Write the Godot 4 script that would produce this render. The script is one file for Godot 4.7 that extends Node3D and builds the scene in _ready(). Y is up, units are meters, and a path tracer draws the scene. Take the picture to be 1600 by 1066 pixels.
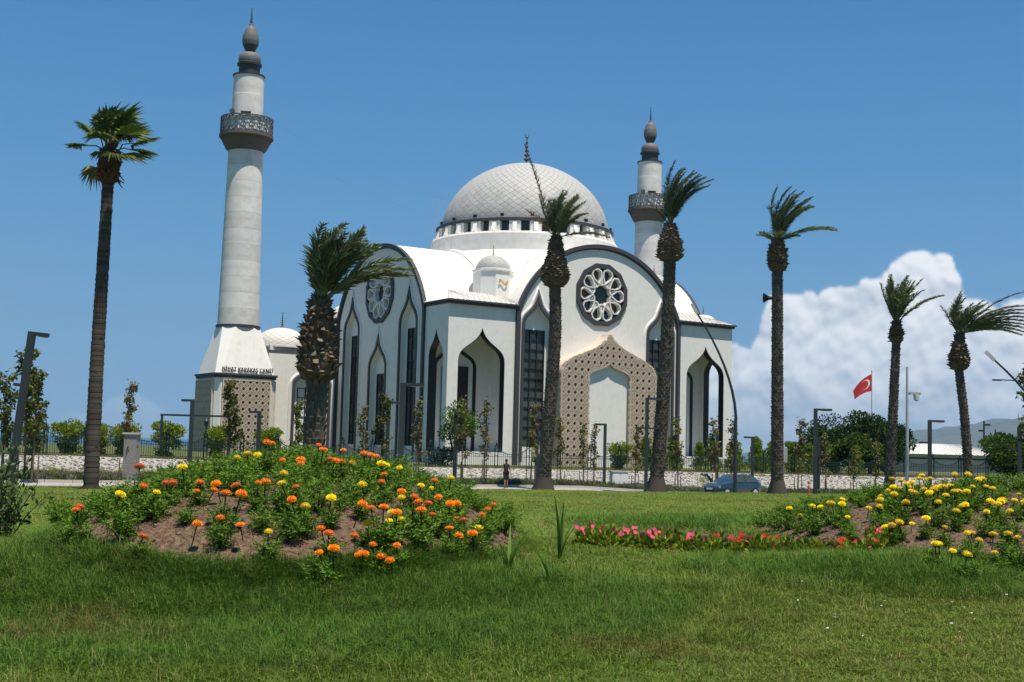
extends Node3D

var rng := RandomNumberGenerator.new()
var M := {}
var used := {}
const V0 := Vector3.ZERO
const UP := Vector3.UP

# ---------------------------------------------------------------- mesh builder
class MB:
	var v := PackedVector3Array()
	var n := PackedVector3Array()
	var c := PackedColorArray()
	var col := Color(1, 1, 1)
	var xf := Transform3D.IDENTITY
	func tri(a: Vector3, b: Vector3, d: Vector3) -> void:
		a = xf * a; b = xf * b; d = xf * d
		var nn := (d - a).cross(b - a).normalized()
		v.append(a); v.append(b); v.append(d)
		n.append(nn); n.append(nn); n.append(nn)
		c.append(col); c.append(col); c.append(col)
	func quad(a: Vector3, b: Vector3, d: Vector3, e: Vector3) -> void:
		tri(a, b, d); tri(a, d, e)
	func trin(a: Vector3, b: Vector3, d: Vector3, na: Vector3, nb: Vector3, nd: Vector3) -> void:
		v.append(xf * a); v.append(xf * b); v.append(xf * d)
		n.append((xf.basis * na).normalized()); n.append((xf.basis * nb).normalized()); n.append((xf.basis * nd).normalized())
		c.append(col); c.append(col); c.append(col)
	func quadn(a: Vector3, b: Vector3, d: Vector3, e: Vector3, na: Vector3, nb: Vector3, nd: Vector3, ne: Vector3) -> void:
		trin(a, b, d, na, nb, nd); trin(a, d, e, na, nd, ne)
	func box(p: Vector3, s: Vector3, bs := Basis.IDENTITY) -> void:
		var x := bs.x * s.x * 0.5
		var y := bs.y * s.y * 0.5
		var z := bs.z * s.z * 0.5
		quad(p - x - y + z, p - x + y + z, p + x + y + z, p + x - y + z)
		quad(p + x - y - z, p + x + y - z, p - x + y - z, p - x - y - z)
		quad(p + x - y + z, p + x + y + z, p + x + y - z, p + x - y - z)
		quad(p - x - y - z, p - x + y - z, p - x + y + z, p - x - y + z)
		quad(p - x + y + z, p - x + y - z, p + x + y - z, p + x + y + z)
		quad(p - x - y - z, p - x - y + z, p + x - y + z, p + x - y - z)
	func beam(a: Vector3, b: Vector3, w: float, h: float, up := Vector3.UP) -> void:
		var y := (b - a).normalized()
		var x := up.cross(y)
		if x.length() < 0.01:
			x = Vector3.RIGHT.cross(y)
		x = x.normalized()
		box((a + b) * 0.5, Vector3(w, (b - a).length(), h), Basis(x, y, x.cross(y)))
	func tube(pts: Array, rad: Array, sides := 8, cap := true) -> void:
		var rings := []
		var k := pts.size()
		var ref := Vector3(0.31, 0.2, 0.93)
		for i in k:
			var t: Vector3 = (pts[mini(i + 1, k - 1)] - pts[maxi(i - 1, 0)]).normalized()
			var x := ref.cross(t).normalized()
			var y := t.cross(x)
			var ring := []
			for j in sides:
				var a := TAU * j / sides
				ring.append([pts[i] + (x * cos(a) + y * sin(a)) * rad[i], x * cos(a) + y * sin(a)])
			rings.append(ring)
		for i in k - 1:
			for j in sides:
				var j2 := (j + 1) % sides
				quadn(rings[i][j][0], rings[i + 1][j][0], rings[i + 1][j2][0], rings[i][j2][0], rings[i][j][1], rings[i + 1][j][1], rings[i + 1][j2][1], rings[i][j2][1])
		if cap:
			for j in sides:
				var j2 := (j + 1) % sides
				tri(pts[0], rings[0][j][0], rings[0][j2][0])
				tri(pts[k - 1], rings[k - 1][j2][0], rings[k - 1][j][0])
	# profile: array of Vector2(radius, height), bottom to top
	func lathe(prof: Array, seg := 32, at := Vector3.ZERO, a0 := 0.0, a1 := TAU) -> void:
		for i in prof.size() - 1:
			var p: Vector2 = prof[i]
			var q: Vector2 = prof[i + 1]
			var d := (q - p).normalized()
			for j in seg:
				var a := a0 + (a1 - a0) * j / seg
				var b := a0 + (a1 - a0) * (j + 1) / seg
				var ea := Vector3(sin(a), 0, cos(a))
				var eb := Vector3(sin(b), 0, cos(b))
				var na := ea * d.y - UP * d.x
				var nb := eb * d.y - UP * d.x
				quadn(at + ea * p.x + UP * p.y, at + ea * q.x + UP * q.y, at + eb * q.x + UP * q.y, at + eb * p.x + UP * p.y, na, na, nb, nb)
	func prism(prof: Array, seg: int, at := Vector3.ZERO, a0 := 0.0) -> void:
		for i in prof.size() - 1:
			for j in seg:
				var a := a0 + TAU * j / seg
				var b := a0 + TAU * (j + 1) / seg
				var ea := Vector3(sin(a), 0, cos(a))
				var eb := Vector3(sin(b), 0, cos(b))
				quad(at + ea * prof[i].x + UP * prof[i].y, at + ea * prof[i + 1].x + UP * prof[i + 1].y, at + eb * prof[i + 1].x + UP * prof[i + 1].y, at + eb * prof[i].x + UP * prof[i].y)
	func ball(p: Vector3, r: Vector3, seg := 10, rows := 6) -> void:
		for i in rows:
			var t0 := PI * i / rows - PI / 2
			var t1 := PI * (i + 1) / rows - PI / 2
			for j in seg:
				var a := TAU * j / seg
				var b := TAU * (j + 1) / seg
				var e := [Vector3(sin(a) * cos(t0), sin(t0), cos(a) * cos(t0)), Vector3(sin(a) * cos(t1), sin(t1), cos(a) * cos(t1)), Vector3(sin(b) * cos(t1), sin(t1), cos(b) * cos(t1)), Vector3(sin(b) * cos(t0), sin(t0), cos(b) * cos(t0))]
				quadn(p + e[0] * r, p + e[1] * r, p + e[2] * r, p + e[3] * r, e[0], e[1], e[2], e[3])
	# front band between two outlines (2D, in the plane of xf, front at depth zf, back at zb)
	func band(a: PackedVector2Array, b: PackedVector2Array, zf: float, zb: float) -> void:
		for i in a.size() - 1:
			var p := Vector3(a[i].x, a[i].y, zf)
			var q := Vector3(a[i + 1].x, a[i + 1].y, zf)
			var r := Vector3(b[i + 1].x, b[i + 1].y, zf)
			var s := Vector3(b[i].x, b[i].y, zf)
			var k := Vector3(0, 0, zb - zf)
			quad(p, q, r, s)
			quad(p, p + k, q + k, q)
			quad(s, r, r + k, s + k)
	func reveal(a: PackedVector2Array, zf: float, zb: float) -> void:
		for i in a.size() - 1:
			quad(Vector3(a[i].x, a[i].y, zb), Vector3(a[i].x, a[i].y, zf), Vector3(a[i + 1].x, a[i + 1].y, zf), Vector3(a[i + 1].x, a[i + 1].y, zb))
	# wall sheet at depth z between bottom y0 and top(x), with holes given as [left, right, bottom, outline]
	func sheet(xs: PackedFloat32Array, y0: float, top: Callable, holes: Array, z: float) -> void:
		for i in xs.size() - 1:
			var x0 := xs[i]
			var x1 := xs[i + 1]
			if x1 - x0 < 0.0005:
				continue
			var xm := (x0 + x1) * 0.5
			var lo0 := y0
			var lo1 := y0
			var hs := []
			for h in holes:
				if xm > h[0] and xm < h[1]:
					hs.append(h)
			hs.sort_custom(func(p, q): return p[2] < q[2])
			for h in hs:
				var b0: float = h[2] if h.size() < 5 else MB.height_at(h[4], x0)
				var b1: float = h[2] if h.size() < 5 else MB.height_at(h[4], x1)
				if b0 > lo0 + 0.001:
					quad(Vector3(x0, lo0, z), Vector3(x0, b0, z), Vector3(x1, b1, z), Vector3(x1, lo1, z))
				lo0 = MB.height_at(h[3], x0)
				lo1 = MB.height_at(h[3], x1)
			quad(Vector3(x0, lo0, z), Vector3(x0, top.call(x0), z), Vector3(x1, top.call(x1), z), Vector3(x1, lo1, z))
	static func height_at(o: PackedVector2Array, x: float) -> float:
		var best := -1e9
		for i in o.size() - 1:
			var a := o[i]
			var b := o[i + 1]
			if (x >= a.x - 0.0001 and x <= b.x + 0.0001) or (x <= a.x + 0.0001 and x >= b.x - 0.0001):
				var y := maxf(a.y, b.y) if absf(b.x - a.x) < 0.0002 else a.y + (b.y - a.y) * clampf((x - a.x) / (b.x - a.x), 0, 1)
				best = maxf(best, y)
		return best
	func mesh() -> ArrayMesh:
		var m := ArrayMesh.new()
		var arr := []
		arr.resize(Mesh.ARRAY_MAX)
		arr[Mesh.ARRAY_VERTEX] = v
		arr[Mesh.ARRAY_NORMAL] = n
		arr[Mesh.ARRAY_COLOR] = c
		m.add_surface_from_arrays(Mesh.PRIMITIVE_TRIANGLES, arr)
		return m

# ---------------------------------------------------------------- things and parts
func thing(called: String, label: String, category: String, at := V0, turn := 0.0, group := "", kind := "") -> Node3D:
	return enter(Node3D.new(), called, label, category, at, turn, group, kind)

func enter(o: Node3D, called: String, label: String, category: String, at := V0, turn := 0.0, group := "", kind := "") -> Node3D:
	var k: int = used.get(called, 0)
	used[called] = k + 1
	o.name = called if k == 0 else "%s_%03d" % [called, k]
	add_child(o, true)
	o.position = at
	o.rotation.y = turn
	if label: o.set_meta("label", label)
	if category: o.set_meta("category", category)
	if group: o.set_meta("group", group)
	if kind: o.set_meta("kind", kind)
	return o

func part(parent: Node, called: String, what, mat: Material, at := V0, turn := 0.0) -> MeshInstance3D:
	var o := MeshInstance3D.new()
	o.name = called
	o.mesh = what.mesh() if what is MB else what
	o.material_override = mat
	o.position = at
	o.rotation.y = turn
	parent.add_child(o, true)
	return o

func single(called: String, what, mat: Material, label: String, category: String, at := V0, turn := 0.0, group := "", kind := "") -> MeshInstance3D:
	var o := MeshInstance3D.new()
	o.mesh = what.mesh() if what is MB else what
	o.material_override = mat
	enter(o, called, label, category, at, turn, group, kind)
	return o

func scatter(called: String, m: Mesh, mat: Material, xfs: Array, cols: Array, label: String, category: String) -> void:
	var mm := MultiMesh.new()
	mm.transform_format = MultiMesh.TRANSFORM_3D
	mm.use_colors = true
	mm.mesh = m
	mm.instance_count = xfs.size()
	var buf := PackedFloat32Array()
	buf.resize(xfs.size() * 16)
	for i in xfs.size():
		var t: Transform3D = xfs[i]
		var k := i * 16
		buf[k] = t.basis.x.x; buf[k + 1] = t.basis.y.x; buf[k + 2] = t.basis.z.x; buf[k + 3] = t.origin.x
		buf[k + 4] = t.basis.x.y; buf[k + 5] = t.basis.y.y; buf[k + 6] = t.basis.z.y; buf[k + 7] = t.origin.y
		buf[k + 8] = t.basis.x.z; buf[k + 9] = t.basis.y.z; buf[k + 10] = t.basis.z.z; buf[k + 11] = t.origin.z
		var c: Color = cols[i]
		buf[k + 12] = c.r; buf[k + 13] = c.g; buf[k + 14] = c.b; buf[k + 15] = 1.0
	mm.buffer = buf
	var o := MultiMeshInstance3D.new()
	o.multimesh = mm
	o.material_override = mat
	enter(o, called, label, category, V0, 0.0, "", "stuff")

# ---------------------------------------------------------------- materials (base colours are linear reflectances)
func noise_tex(sd: int, freq: float, stops: Array, size := 512, oct := 4, kind := FastNoiseLite.TYPE_SIMPLEX_SMOOTH) -> NoiseTexture2D:
	var f := FastNoiseLite.new()
	f.seed = sd
	f.noise_type = kind
	f.frequency = freq
	f.fractal_octaves = oct
	var t := NoiseTexture2D.new()
	t.width = size
	t.height = size
	t.seamless = true
	t.noise = f
	var g := Gradient.new()
	g.offsets = PackedFloat32Array(stops.map(func(s): return s[0]))
	g.colors = PackedColorArray(stops.map(func(s): return s[1].linear_to_srgb()))
	t.color_ramp = g
	return t

func height_tex(sd: int, freq: float, size := 512) -> NoiseTexture2D:
	return noise_tex(sd, freq, [[0.0, Color(0, 0, 0)], [1.0, Color(1, 1, 1)]], size, 5)

func mat(called: String, base: Color, rough := 0.8, tex: Texture2D = null, scale := 1.0, bump: Texture2D = null, relief := 0.0, world := false) -> StandardMaterial3D:
	var m := StandardMaterial3D.new()
	m.resource_name = called
	m.albedo_color = base.linear_to_srgb()
	m.roughness = rough
	m.metallic_specular = 0.4
	if tex or bump:
		m.uv1_triplanar = true
		m.uv1_world_triplanar = world
		m.uv1_scale = Vector3.ONE * scale
	if tex:
		m.albedo_texture = tex
	if bump:
		m.heightmap_enabled = true
		m.heightmap_texture = bump
		m.heightmap_scale = relief
	M[called] = m
	return m

# stone cladding: faint diagonal joints, tone differing a little from slab to slab, a few rain stains
func clad_tex() -> ImageTexture:
	var n := 512
	var im := Image.create(n, n, false, Image.FORMAT_RGB8)
	var f := FastNoiseLite.new()
	f.seed = 91
	f.frequency = 0.012
	f.fractal_octaves = 5
	for y in n:
		for x in n:
			var u := float(x + y) / 64.0
			var v := float(x - y + n) / 64.0
			var slab := fposmod(sin(floorf(fposmod(u, 16.0)) * 12.7 + floorf(fposmod(v, 16.0)) * 7.3) * 43.7, 1.0)
			var k := 0.955 + 0.03 * slab + 0.05 * f.get_noise_2d(x, y) + 0.035 * f.get_noise_2d(x * 2.4, y * 0.25)
			if fposmod(u, 1.0) < 0.045 or fposmod(v, 1.0) < 0.045: k -= 0.075
			im.set_pixel(x, y, Color(k, k * 0.996, k * 0.985).clamp().linear_to_srgb())
	return ImageTexture.create_from_image(im)

func g3(a: float) -> Color:
	return Color(a, a, a)

func make_materials() -> void:
	var soft := noise_tex(1, 0.006, [[0.0, Color(0.86, 0.85, 0.83)], [0.5, Color(0.96, 0.955, 0.945)], [1.0, Color(1, 1, 1)]], 512, 6)
	var plaster_h := height_tex(2, 0.05)
	mat("white_stone", Color(0.80, 0.785, 0.755), 0.75, clad_tex(), 0.25, plaster_h, 0.6)
	mat("roof_white", Color(0.80, 0.79, 0.76), 0.7, noise_tex(3, 0.012, [[0.0, Color(0.80, 0.77, 0.70)], [0.35, Color(0.95, 0.94, 0.92)], [1.0, Color(1, 1, 1)]], 512, 6), 0.15, height_tex(4, 0.08), 1.5)
	mat("dark_trim", Color(0.060, 0.061, 0.066), 0.55, noise_tex(5, 0.02, [[0.0, g3(0.7)], [1.0, g3(1.2)]]), 0.5)
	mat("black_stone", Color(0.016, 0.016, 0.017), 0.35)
	mat("tan_stone", Color(0.60, 0.495, 0.395), 0.85, noise_tex(6, 0.01, [[0.0, Color(0.86, 0.85, 0.84)], [1.0, Color(1.05, 1.05, 1.05)]]), 0.3)
	mat("void_shade", Color(0.085, 0.066, 0.052), 0.9)  # backing colour carries the darkness of the unlit space behind
	mat("tile_grey", Color(0.46, 0.46, 0.45), 0.6, noise_tex(7, 0.02, [[0.0, g3(0.8)], [1.0, g3(1.08)]]), 0.25)
	mat("tile_grey_b", Color(0.415, 0.415, 0.405), 0.6, noise_tex(8, 0.02, [[0.0, g3(0.8)], [1.0, g3(1.08)]]), 0.25)
	mat("tile_joint", Color(0.13, 0.13, 0.135), 0.8)
	mat("tile_pale", Color(0.62, 0.61, 0.575), 0.7)
	mat("concrete_a", Color(0.71, 0.69, 0.665), 0.85, noise_tex(9, 0.008, [[0.0, Color(0.82, 0.80, 0.77)], [0.6, g3(1.0)], [1.0, g3(1.05)]], 512, 6), 0.2, plaster_h, 0.5)
	mat("concrete_b", Color(0.66, 0.64, 0.615), 0.85, M.concrete_a.albedo_texture, 0.27, plaster_h, 0.5)
	mat("concrete_c", Color(0.75, 0.73, 0.705), 0.85, M.concrete_a.albedo_texture, 0.23, plaster_h, 0.5)
	mat("lead", Color(0.05, 0.051, 0.054), 0.5)
	mat("lead_light", Color(0.165, 0.166, 0.168), 0.6)
	mat("railing", Color(0.10, 0.10, 0.105), 0.5)
	mat("muqarnas", Color(0.125, 0.105, 0.09), 0.8)
	mat("bronze", Color(0.085, 0.06, 0.045), 0.45)
	mat("gold", Color(0.55, 0.33, 0.14), 0.5)
	for g in [["glass_dark", Color(0.05, 0.066, 0.066)], ["glass_grey", Color(0.075, 0.09, 0.09)], ["glass_deep", Color(0.03, 0.04, 0.042)], ["glass_blue", Color(0.03, 0.055, 0.09)], ["glass_brown", Color(0.075, 0.05, 0.035)], ["glass_green", Color(0.03, 0.06, 0.05)]]:
		mat(g[0], g[1], 0.12)
	mat("window_metal", Color(0.03, 0.026, 0.024), 0.5)
	mat("iron_green", Color(0.018, 0.045, 0.043), 0.5)
	mat("lamp_metal", Color(0.035, 0.045, 0.05), 0.45)
	mat("lamp_lens", Color(0.5, 0.5, 0.48), 0.3)
	mat("steel_pale", Color(0.42, 0.43, 0.44), 0.45)
	mat("asphalt", Color(0.36, 0.34, 0.31), 0.9, noise_tex(10, 0.05, [[0.0, g3(0.75)], [1.0, g3(1.1)]]), 0.3, null, 0.0, true)
	mat("kerb", Color(0.52, 0.47, 0.43), 0.85, noise_tex(11, 0.05, [[0.0, g3(0.8)], [1.0, g3(1.1)]]), 0.5, null, 0.0, true)
	mat("lawn_soil", Color(1, 1, 1), 0.95, noise_tex(12, 0.012, [[0.25, Color(0.06, 0.085, 0.02)], [0.5, Color(0.085, 0.11, 0.028)], [0.75, Color(0.13, 0.125, 0.045)]], 512, 6), 0.12, height_tex(13, 0.06), 4.0, true)
	mat("bed_soil", Color(1, 1, 1), 0.95, noise_tex(14, 0.03, [[0.2, Color(0.075, 0.046, 0.028)], [0.5, Color(0.145, 0.092, 0.058)], [0.8, Color(0.21, 0.14, 0.092)]], 512, 6), 0.9, height_tex(15, 0.05), 5.0, true)
	mat("sea", Color(0.03, 0.075, 0.11), 0.25, null, 1.0, height_tex(16, 0.03), 20.0)
	M.sea.uv1_scale = Vector3.ONE * 0.02
	mat("hill", Color(0.09, 0.10, 0.075), 0.95, noise_tex(17, 0.02, [[0.0, g3(0.6)], [1.0, g3(1.3)]]), 0.0006)
	mat("bank_lime", Color(0.36, 0.345, 0.315), 0.9, noise_tex(19, 0.08, [[0.0, g3(0.6)], [0.5, g3(0.95)], [1.0, g3(1.2)]]), 0.6, null, 0.0, true)
	mat("bank_stone", Color(1, 1, 1), 0.85)
	M.bank_stone.vertex_color_use_as_albedo = true
	for l in ["leaf", "grass", "frond"]:
		var m := mat(l, Color(1, 1, 1), 0.75 if l != "frond" else 0.5)
		m.metallic_specular = 0.2 if l != "frond" else 0.35
		m.vertex_color_use_as_albedo = true
		m.backlight_enabled = true
		m.backlight = Color(0.7, 0.7, 0.7) if l != "frond" else Color(0.5, 0.5, 0.5)
		m.cull_mode = BaseMaterial3D.CULL_DISABLED
	mat("bark", Color(1, 1, 1), 0.95)
	M.bark.vertex_color_use_as_albedo = true
	mat("stick", Color(0.16, 0.115, 0.075), 0.9)
	mat("petal_orange", Color(0.88, 0.245, 0.004), 0.8)
	mat("petal_yellow", Color(0.88, 0.66, 0.004), 0.8)
	mat("petal_pink", Color(0.66, 0.07, 0.17), 0.55)
	mat("petal_red", Color(0.56, 0.012, 0.022), 0.55)
	for p in ["petal_orange", "petal_yellow", "petal_pink", "petal_red"]:
		M[p].backlight_enabled = true
		M[p].backlight = g3(0.4)
		M[p].metallic_specular = 0.15
	mat("car_paint", Color(0.018, 0.045, 0.078), 0.3)
	M.car_paint.clearcoat_enabled = true
	M.car_paint.clearcoat = 1.0
	M.car_paint.clearcoat_roughness = 0.05
	mat("rubber", Color(0.015, 0.015, 0.015), 0.8)
	mat("rim", Color(0.45, 0.45, 0.46), 0.3)
	mat("lamp_clear", Color(0.55, 0.55, 0.55), 0.1)
	mat("plastic_black", Color(0.012, 0.012, 0.013), 0.5)
	mat("plate_white", Color(0.7, 0.7, 0.7), 0.5)
	mat("skin", Color(0.42, 0.20, 0.125), 0.6)
	mat("cloth_black", Color(0.012, 0.012, 0.014), 0.85)
	mat("cloth_grey", Color(0.03, 0.03, 0.034), 0.85)
	mat("flag_red", Color(0.55, 0.012, 0.012), 0.75)
	M.flag_red.backlight_enabled = true
	M.flag_red.backlight = g3(0.4)
	mat("flag_white", Color(0.78, 0.78, 0.78), 0.75)
	mat("painted_white", Color(0.78, 0.78, 0.76), 0.6)
	mat("pillar_stone", Color(0.30, 0.275, 0.265), 0.85, noise_tex(18, 0.06, [[0.0, g3(0.45)], [0.5, g3(0.9)], [1.0, g3(1.25)]], 512, 4, FastNoiseLite.TYPE_CELLULAR), 0.5)
	mat("roof_metal", Color(0.62, 0.60, 0.57), 0.6)
	mat("wall_cream", Color(0.50, 0.46, 0.40), 0.85)
	mat("sign_back", Color(0.38, 0.39, 0.40), 0.5)
	mat("cone_red", Color(0.6, 0.09, 0.03), 0.6)

const LEFT_FLOWERS := [[-2.17, 10.68, "y", 1.00], [-2.08, 10.64, "y", 1.00], [-2.04, 10.84, "o", 1.00], [-2.02, 10.98, "o", 1.00], [-1.80, 10.24, "o", 1.00], [-1.68, 10.40, "o", 1.00], [-1.65, 10.22, "o", 1.00], [-1.59, 10.74, "o", 1.00], [-1.53, 10.60, "o", 1.00], [-1.44, 10.36, "o", 1.00], [-1.41, 10.60, "o", 1.00], [-1.39, 10.36, "o", 1.00], [-1.40, 10.86, "o", 1.00], [-1.37, 10.56, "o", 1.00], [-1.30, 10.68, "o", 1.00], [-1.18, 10.48, "o", 1.00], [-1.13, 10.56, "o", 1.00], [-1.11, 10.70, "o", 1.00], [-1.05, 10.62, "y", 1.00], [-1.01, 10.68, "y", 1.00], [-0.99, 10.26, "o", 1.00], [-0.97, 9.88, "o", 1.00], [-0.89, 10.50, "y", 1.00], [-2.19, 9.16, "o", 1.00], [-2.07, 9.14, "o", 1.00], [-2.40, 9.22, "o", 1.00], [-2.46, 9.30, "o", 1.00], [-2.40, 9.48, "y", 1.00], [-2.68, 9.36, "o", 1.00], [-2.53, 8.96, "o", 1.00], [-2.71, 9.04, "y", 1.00], [-2.43, 8.94, "y", 1.00], [-2.17, 9.00, "o", 1.00], [-1.75, 9.04, "o", 1.00], [-1.71, 9.10, "o", 1.00], [-1.90, 9.00, "o", 1.00], [-1.99, 9.44, "y", 1.00], [-1.57, 9.02, "y", 1.00], [-1.48, 9.00, "o", 1.00], [-1.56, 8.88, "y", 1.00], [-1.05, 9.28, "y", 1.25], [-1.37, 8.76, "y", 1.25], [-1.90, 8.70, "o", 1.00], [-1.80, 8.72, "o", 1.00], [-1.99, 8.76, "o", 1.00], [-1.89, 8.52, "o", 1.00], [-1.75, 8.48, "o", 1.00], [-1.45, 8.66, "o", 1.00], [-1.22, 8.92, "y", 1.00], [-0.81, 9.84, "o", 1.00], [-0.79, 9.58, "y", 1.00], [-0.71, 10.52, "y", 1.00], [-0.63, 10.64, "y", 1.00], [-0.48, 10.74, "y", 1.00], [-0.59, 10.30, "o", 1.00], [-0.68, 9.84, "o", 1.00], [-0.63, 9.78, "o", 1.00], [-0.40, 10.18, "o", 1.00], [-0.67, 9.26, "o", 1.00], [-0.52, 9.62, "o", 1.00], [-0.64, 9.20, "o", 1.00], [-0.57, 9.28, "o", 1.00], [-0.81, 9.08, "y", 1.00], [-0.82, 8.94, "y", 1.00], [-0.74, 9.04, "y", 1.00], [-0.85, 8.86, "o", 1.00], [-0.95, 8.84, "y", 1.00], [-0.99, 8.82, "o", 1.00], [-0.93, 8.80, "o", 1.00], [-0.76, 8.88, "o", 1.00], [-0.61, 9.08, "o", 1.00], [-0.53, 9.12, "o", 1.00], [-0.43, 9.66, "o", 1.00], [-0.39, 9.80, "o", 1.00], [-0.32, 9.54, "o", 1.00], [-0.16, 10.34, "o", 1.00], [-0.20, 10.14, "o", 1.00], [-0.12, 10.66, "o", 1.00], [-0.41, 9.22, "o", 1.00], [-0.21, 9.60, "y", 1.00], [-0.25, 9.40, "o", 1.00], [-0.34, 9.22, "o", 1.00], [-0.89, 8.62, "o", 1.00], [-0.74, 8.74, "o", 1.00], [-1.02, 8.66, "o", 1.00], [-1.18, 8.58, "o", 1.00], [-1.24, 8.62, "o", 1.00], [-0.97, 8.50, "o", 1.00], [-0.94, 8.52, "o", 1.00], [-0.83, 8.58, "o", 1.00], [-0.77, 8.58, "o", 1.00], [-1.20, 8.30, "o", 1.00], [-1.12, 8.38, "o", 1.00], [-1.55, 8.42, "y", 1.00], [-2.03, 8.48, "o", 1.00], [-2.95, 8.84, "o", 1.00], [-2.94, 8.88, "o", 1.00], [-2.37, 8.44, "o", 1.00]]
const RIGHT_FLOWERS := [[4.03, 13.22, "y", 1.00], [3.89, 13.04, "y", 1.00], [3.77, 12.80, "y", 1.00], [3.84, 12.62, "y", 1.00], [3.72, 12.46, "y", 1.00], [3.96, 12.68, "y", 1.00], [4.01, 12.58, "y", 1.00], [4.10, 12.78, "y", 1.00], [4.05, 12.50, "y", 1.00], [4.11, 12.56, "y", 1.00], [4.07, 12.22, "y", 1.00], [4.02, 12.18, "y", 1.00], [4.17, 12.42, "y", 1.00], [4.16, 12.30, "y", 1.00], [4.29, 12.52, "y", 1.00], [4.34, 12.52, "y", 1.00], [4.16, 12.02, "y", 1.00], [4.22, 12.06, "y", 1.00], [4.47, 12.52, "y", 1.00], [4.41, 12.08, "y", 1.00], [4.47, 12.16, "y", 1.00], [4.27, 12.00, "y", 1.00], [4.27, 11.84, "y", 1.00], [4.39, 11.84, "y", 1.00], [4.42, 11.76, "y", 1.00], [4.36, 11.64, "y", 1.00], [4.48, 11.74, "y", 1.00], [4.50, 11.72, "y", 1.00], [4.45, 11.64, "y", 1.00], [4.59, 11.60, "y", 1.00], [4.51, 11.48, "y", 1.00], [4.57, 11.42, "y", 1.00], [4.31, 11.34, "y", 1.00], [4.10, 11.56, "y", 1.00], [4.06, 11.54, "y", 1.00], [4.06, 11.96, "y", 1.00], [3.88, 12.04, "y", 1.00], [3.95, 12.10, "y", 1.00], [3.84, 12.26, "y", 1.00], [3.78, 12.24, "y", 1.00], [3.80, 12.14, "y", 1.00], [3.78, 12.00, "y", 1.00], [3.64, 12.16, "y", 1.00], [3.55, 12.30, "y", 1.00], [3.48, 12.08, "y", 1.00], [3.41, 12.18, "y", 1.00], [3.64, 11.82, "y", 1.00], [3.85, 11.54, "y", 1.00], [3.95, 11.36, "y", 1.00], [3.67, 11.32, "y", 1.00], [4.12, 11.10, "y", 1.00], [4.22, 10.84, "y", 1.00], [3.39, 11.38, "y", 1.00], [3.46, 11.40, "y", 1.00], [3.54, 11.30, "y", 1.00], [3.74, 11.04, "y", 1.00], [3.85, 10.70, "y", 1.00], [4.01, 10.66, "y", 1.00], [4.08, 10.52, "y", 1.00], [3.75, 10.54, "y", 1.00], [3.85, 10.54, "y", 1.00], [3.31, 10.00, "y", 1.00], [3.35, 10.04, "y", 1.00], [3.40, 9.86, "y", 1.00], [3.89, 10.32, "y", 1.00], [4.07, 10.32, "y", 1.00], [3.43, 9.64, "y", 1.00], [3.33, 11.40, "y", 1.00], [2.81, 12.88, "y", 1.00], [2.84, 12.54, "y", 1.00], [3.00, 12.72, "y", 1.00], [2.90, 12.26, "y", 1.00], [3.05, 12.60, "y", 1.00], [3.06, 12.20, "y", 1.00], [3.12, 12.50, "y", 1.00], [3.28, 12.64, "y", 1.00], [3.18, 12.28, "y", 1.00], [3.15, 11.96, "y", 1.00], [3.41, 12.18, "y", 1.00], [3.55, 12.34, "y", 1.00], [3.50, 12.12, "y", 1.00], [3.64, 12.16, "y", 1.00], [3.65, 11.82, "y", 1.00], [3.39, 11.38, "y", 1.00], [3.46, 11.40, "y", 1.00]]

# ---------------------------------------------------------------- the lie of the land (x to the right, d = metres ahead of the camera)
func lerp_list(l: Array, x: float) -> float:
	if x <= l[0][0]: return l[0][1]
	for i in l.size() - 1:
		if x <= l[i + 1][0]:
			return lerpf(l[i][1], l[i + 1][1], (x - l[i][0]) / (l[i + 1][0] - l[i][0]))
	return l[l.size() - 1][1]

func road_d(x: float) -> float:
	return lerp_list([[-90, 8], [-45, 36], [-19.5, 57], [-10, 68], [0, 78.5], [14.5, 86.5], [40, 93], [90, 98]], x)

func road_y(x: float) -> float:
	return lerp_list([[-22, 0.35], [-2, 0.0], [5, -0.05], [12, -0.42], [60, -0.42]], x)

func edge_d(x: float) -> float:
	return lerp_list([[-90, 30], [-25, 73], [-12, 85], [0, 93], [15, 98], [60, 106], [120, 112]], x)

func terrace_y(x: float) -> float:
	return lerp_list([[-25, 1.3], [-6, 0.9], [200, 0.9]], x)

func bump(x: float, d: float, cx: float, cd: float, rx: float, rd: float, p := 1.0) -> float:
	var r := sqrt(pow((x - cx) / rx, 2) + pow((d - cd) / rd, 2))
	return pow(cos(minf(r, 1.0) * PI / 2), p)

var gn := FastNoiseLite.new()
const LM := [-1.84, 11.4, 2.08, 3.25]
const RM := [5.3, 13.5, 2.85, 3.7]

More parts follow.
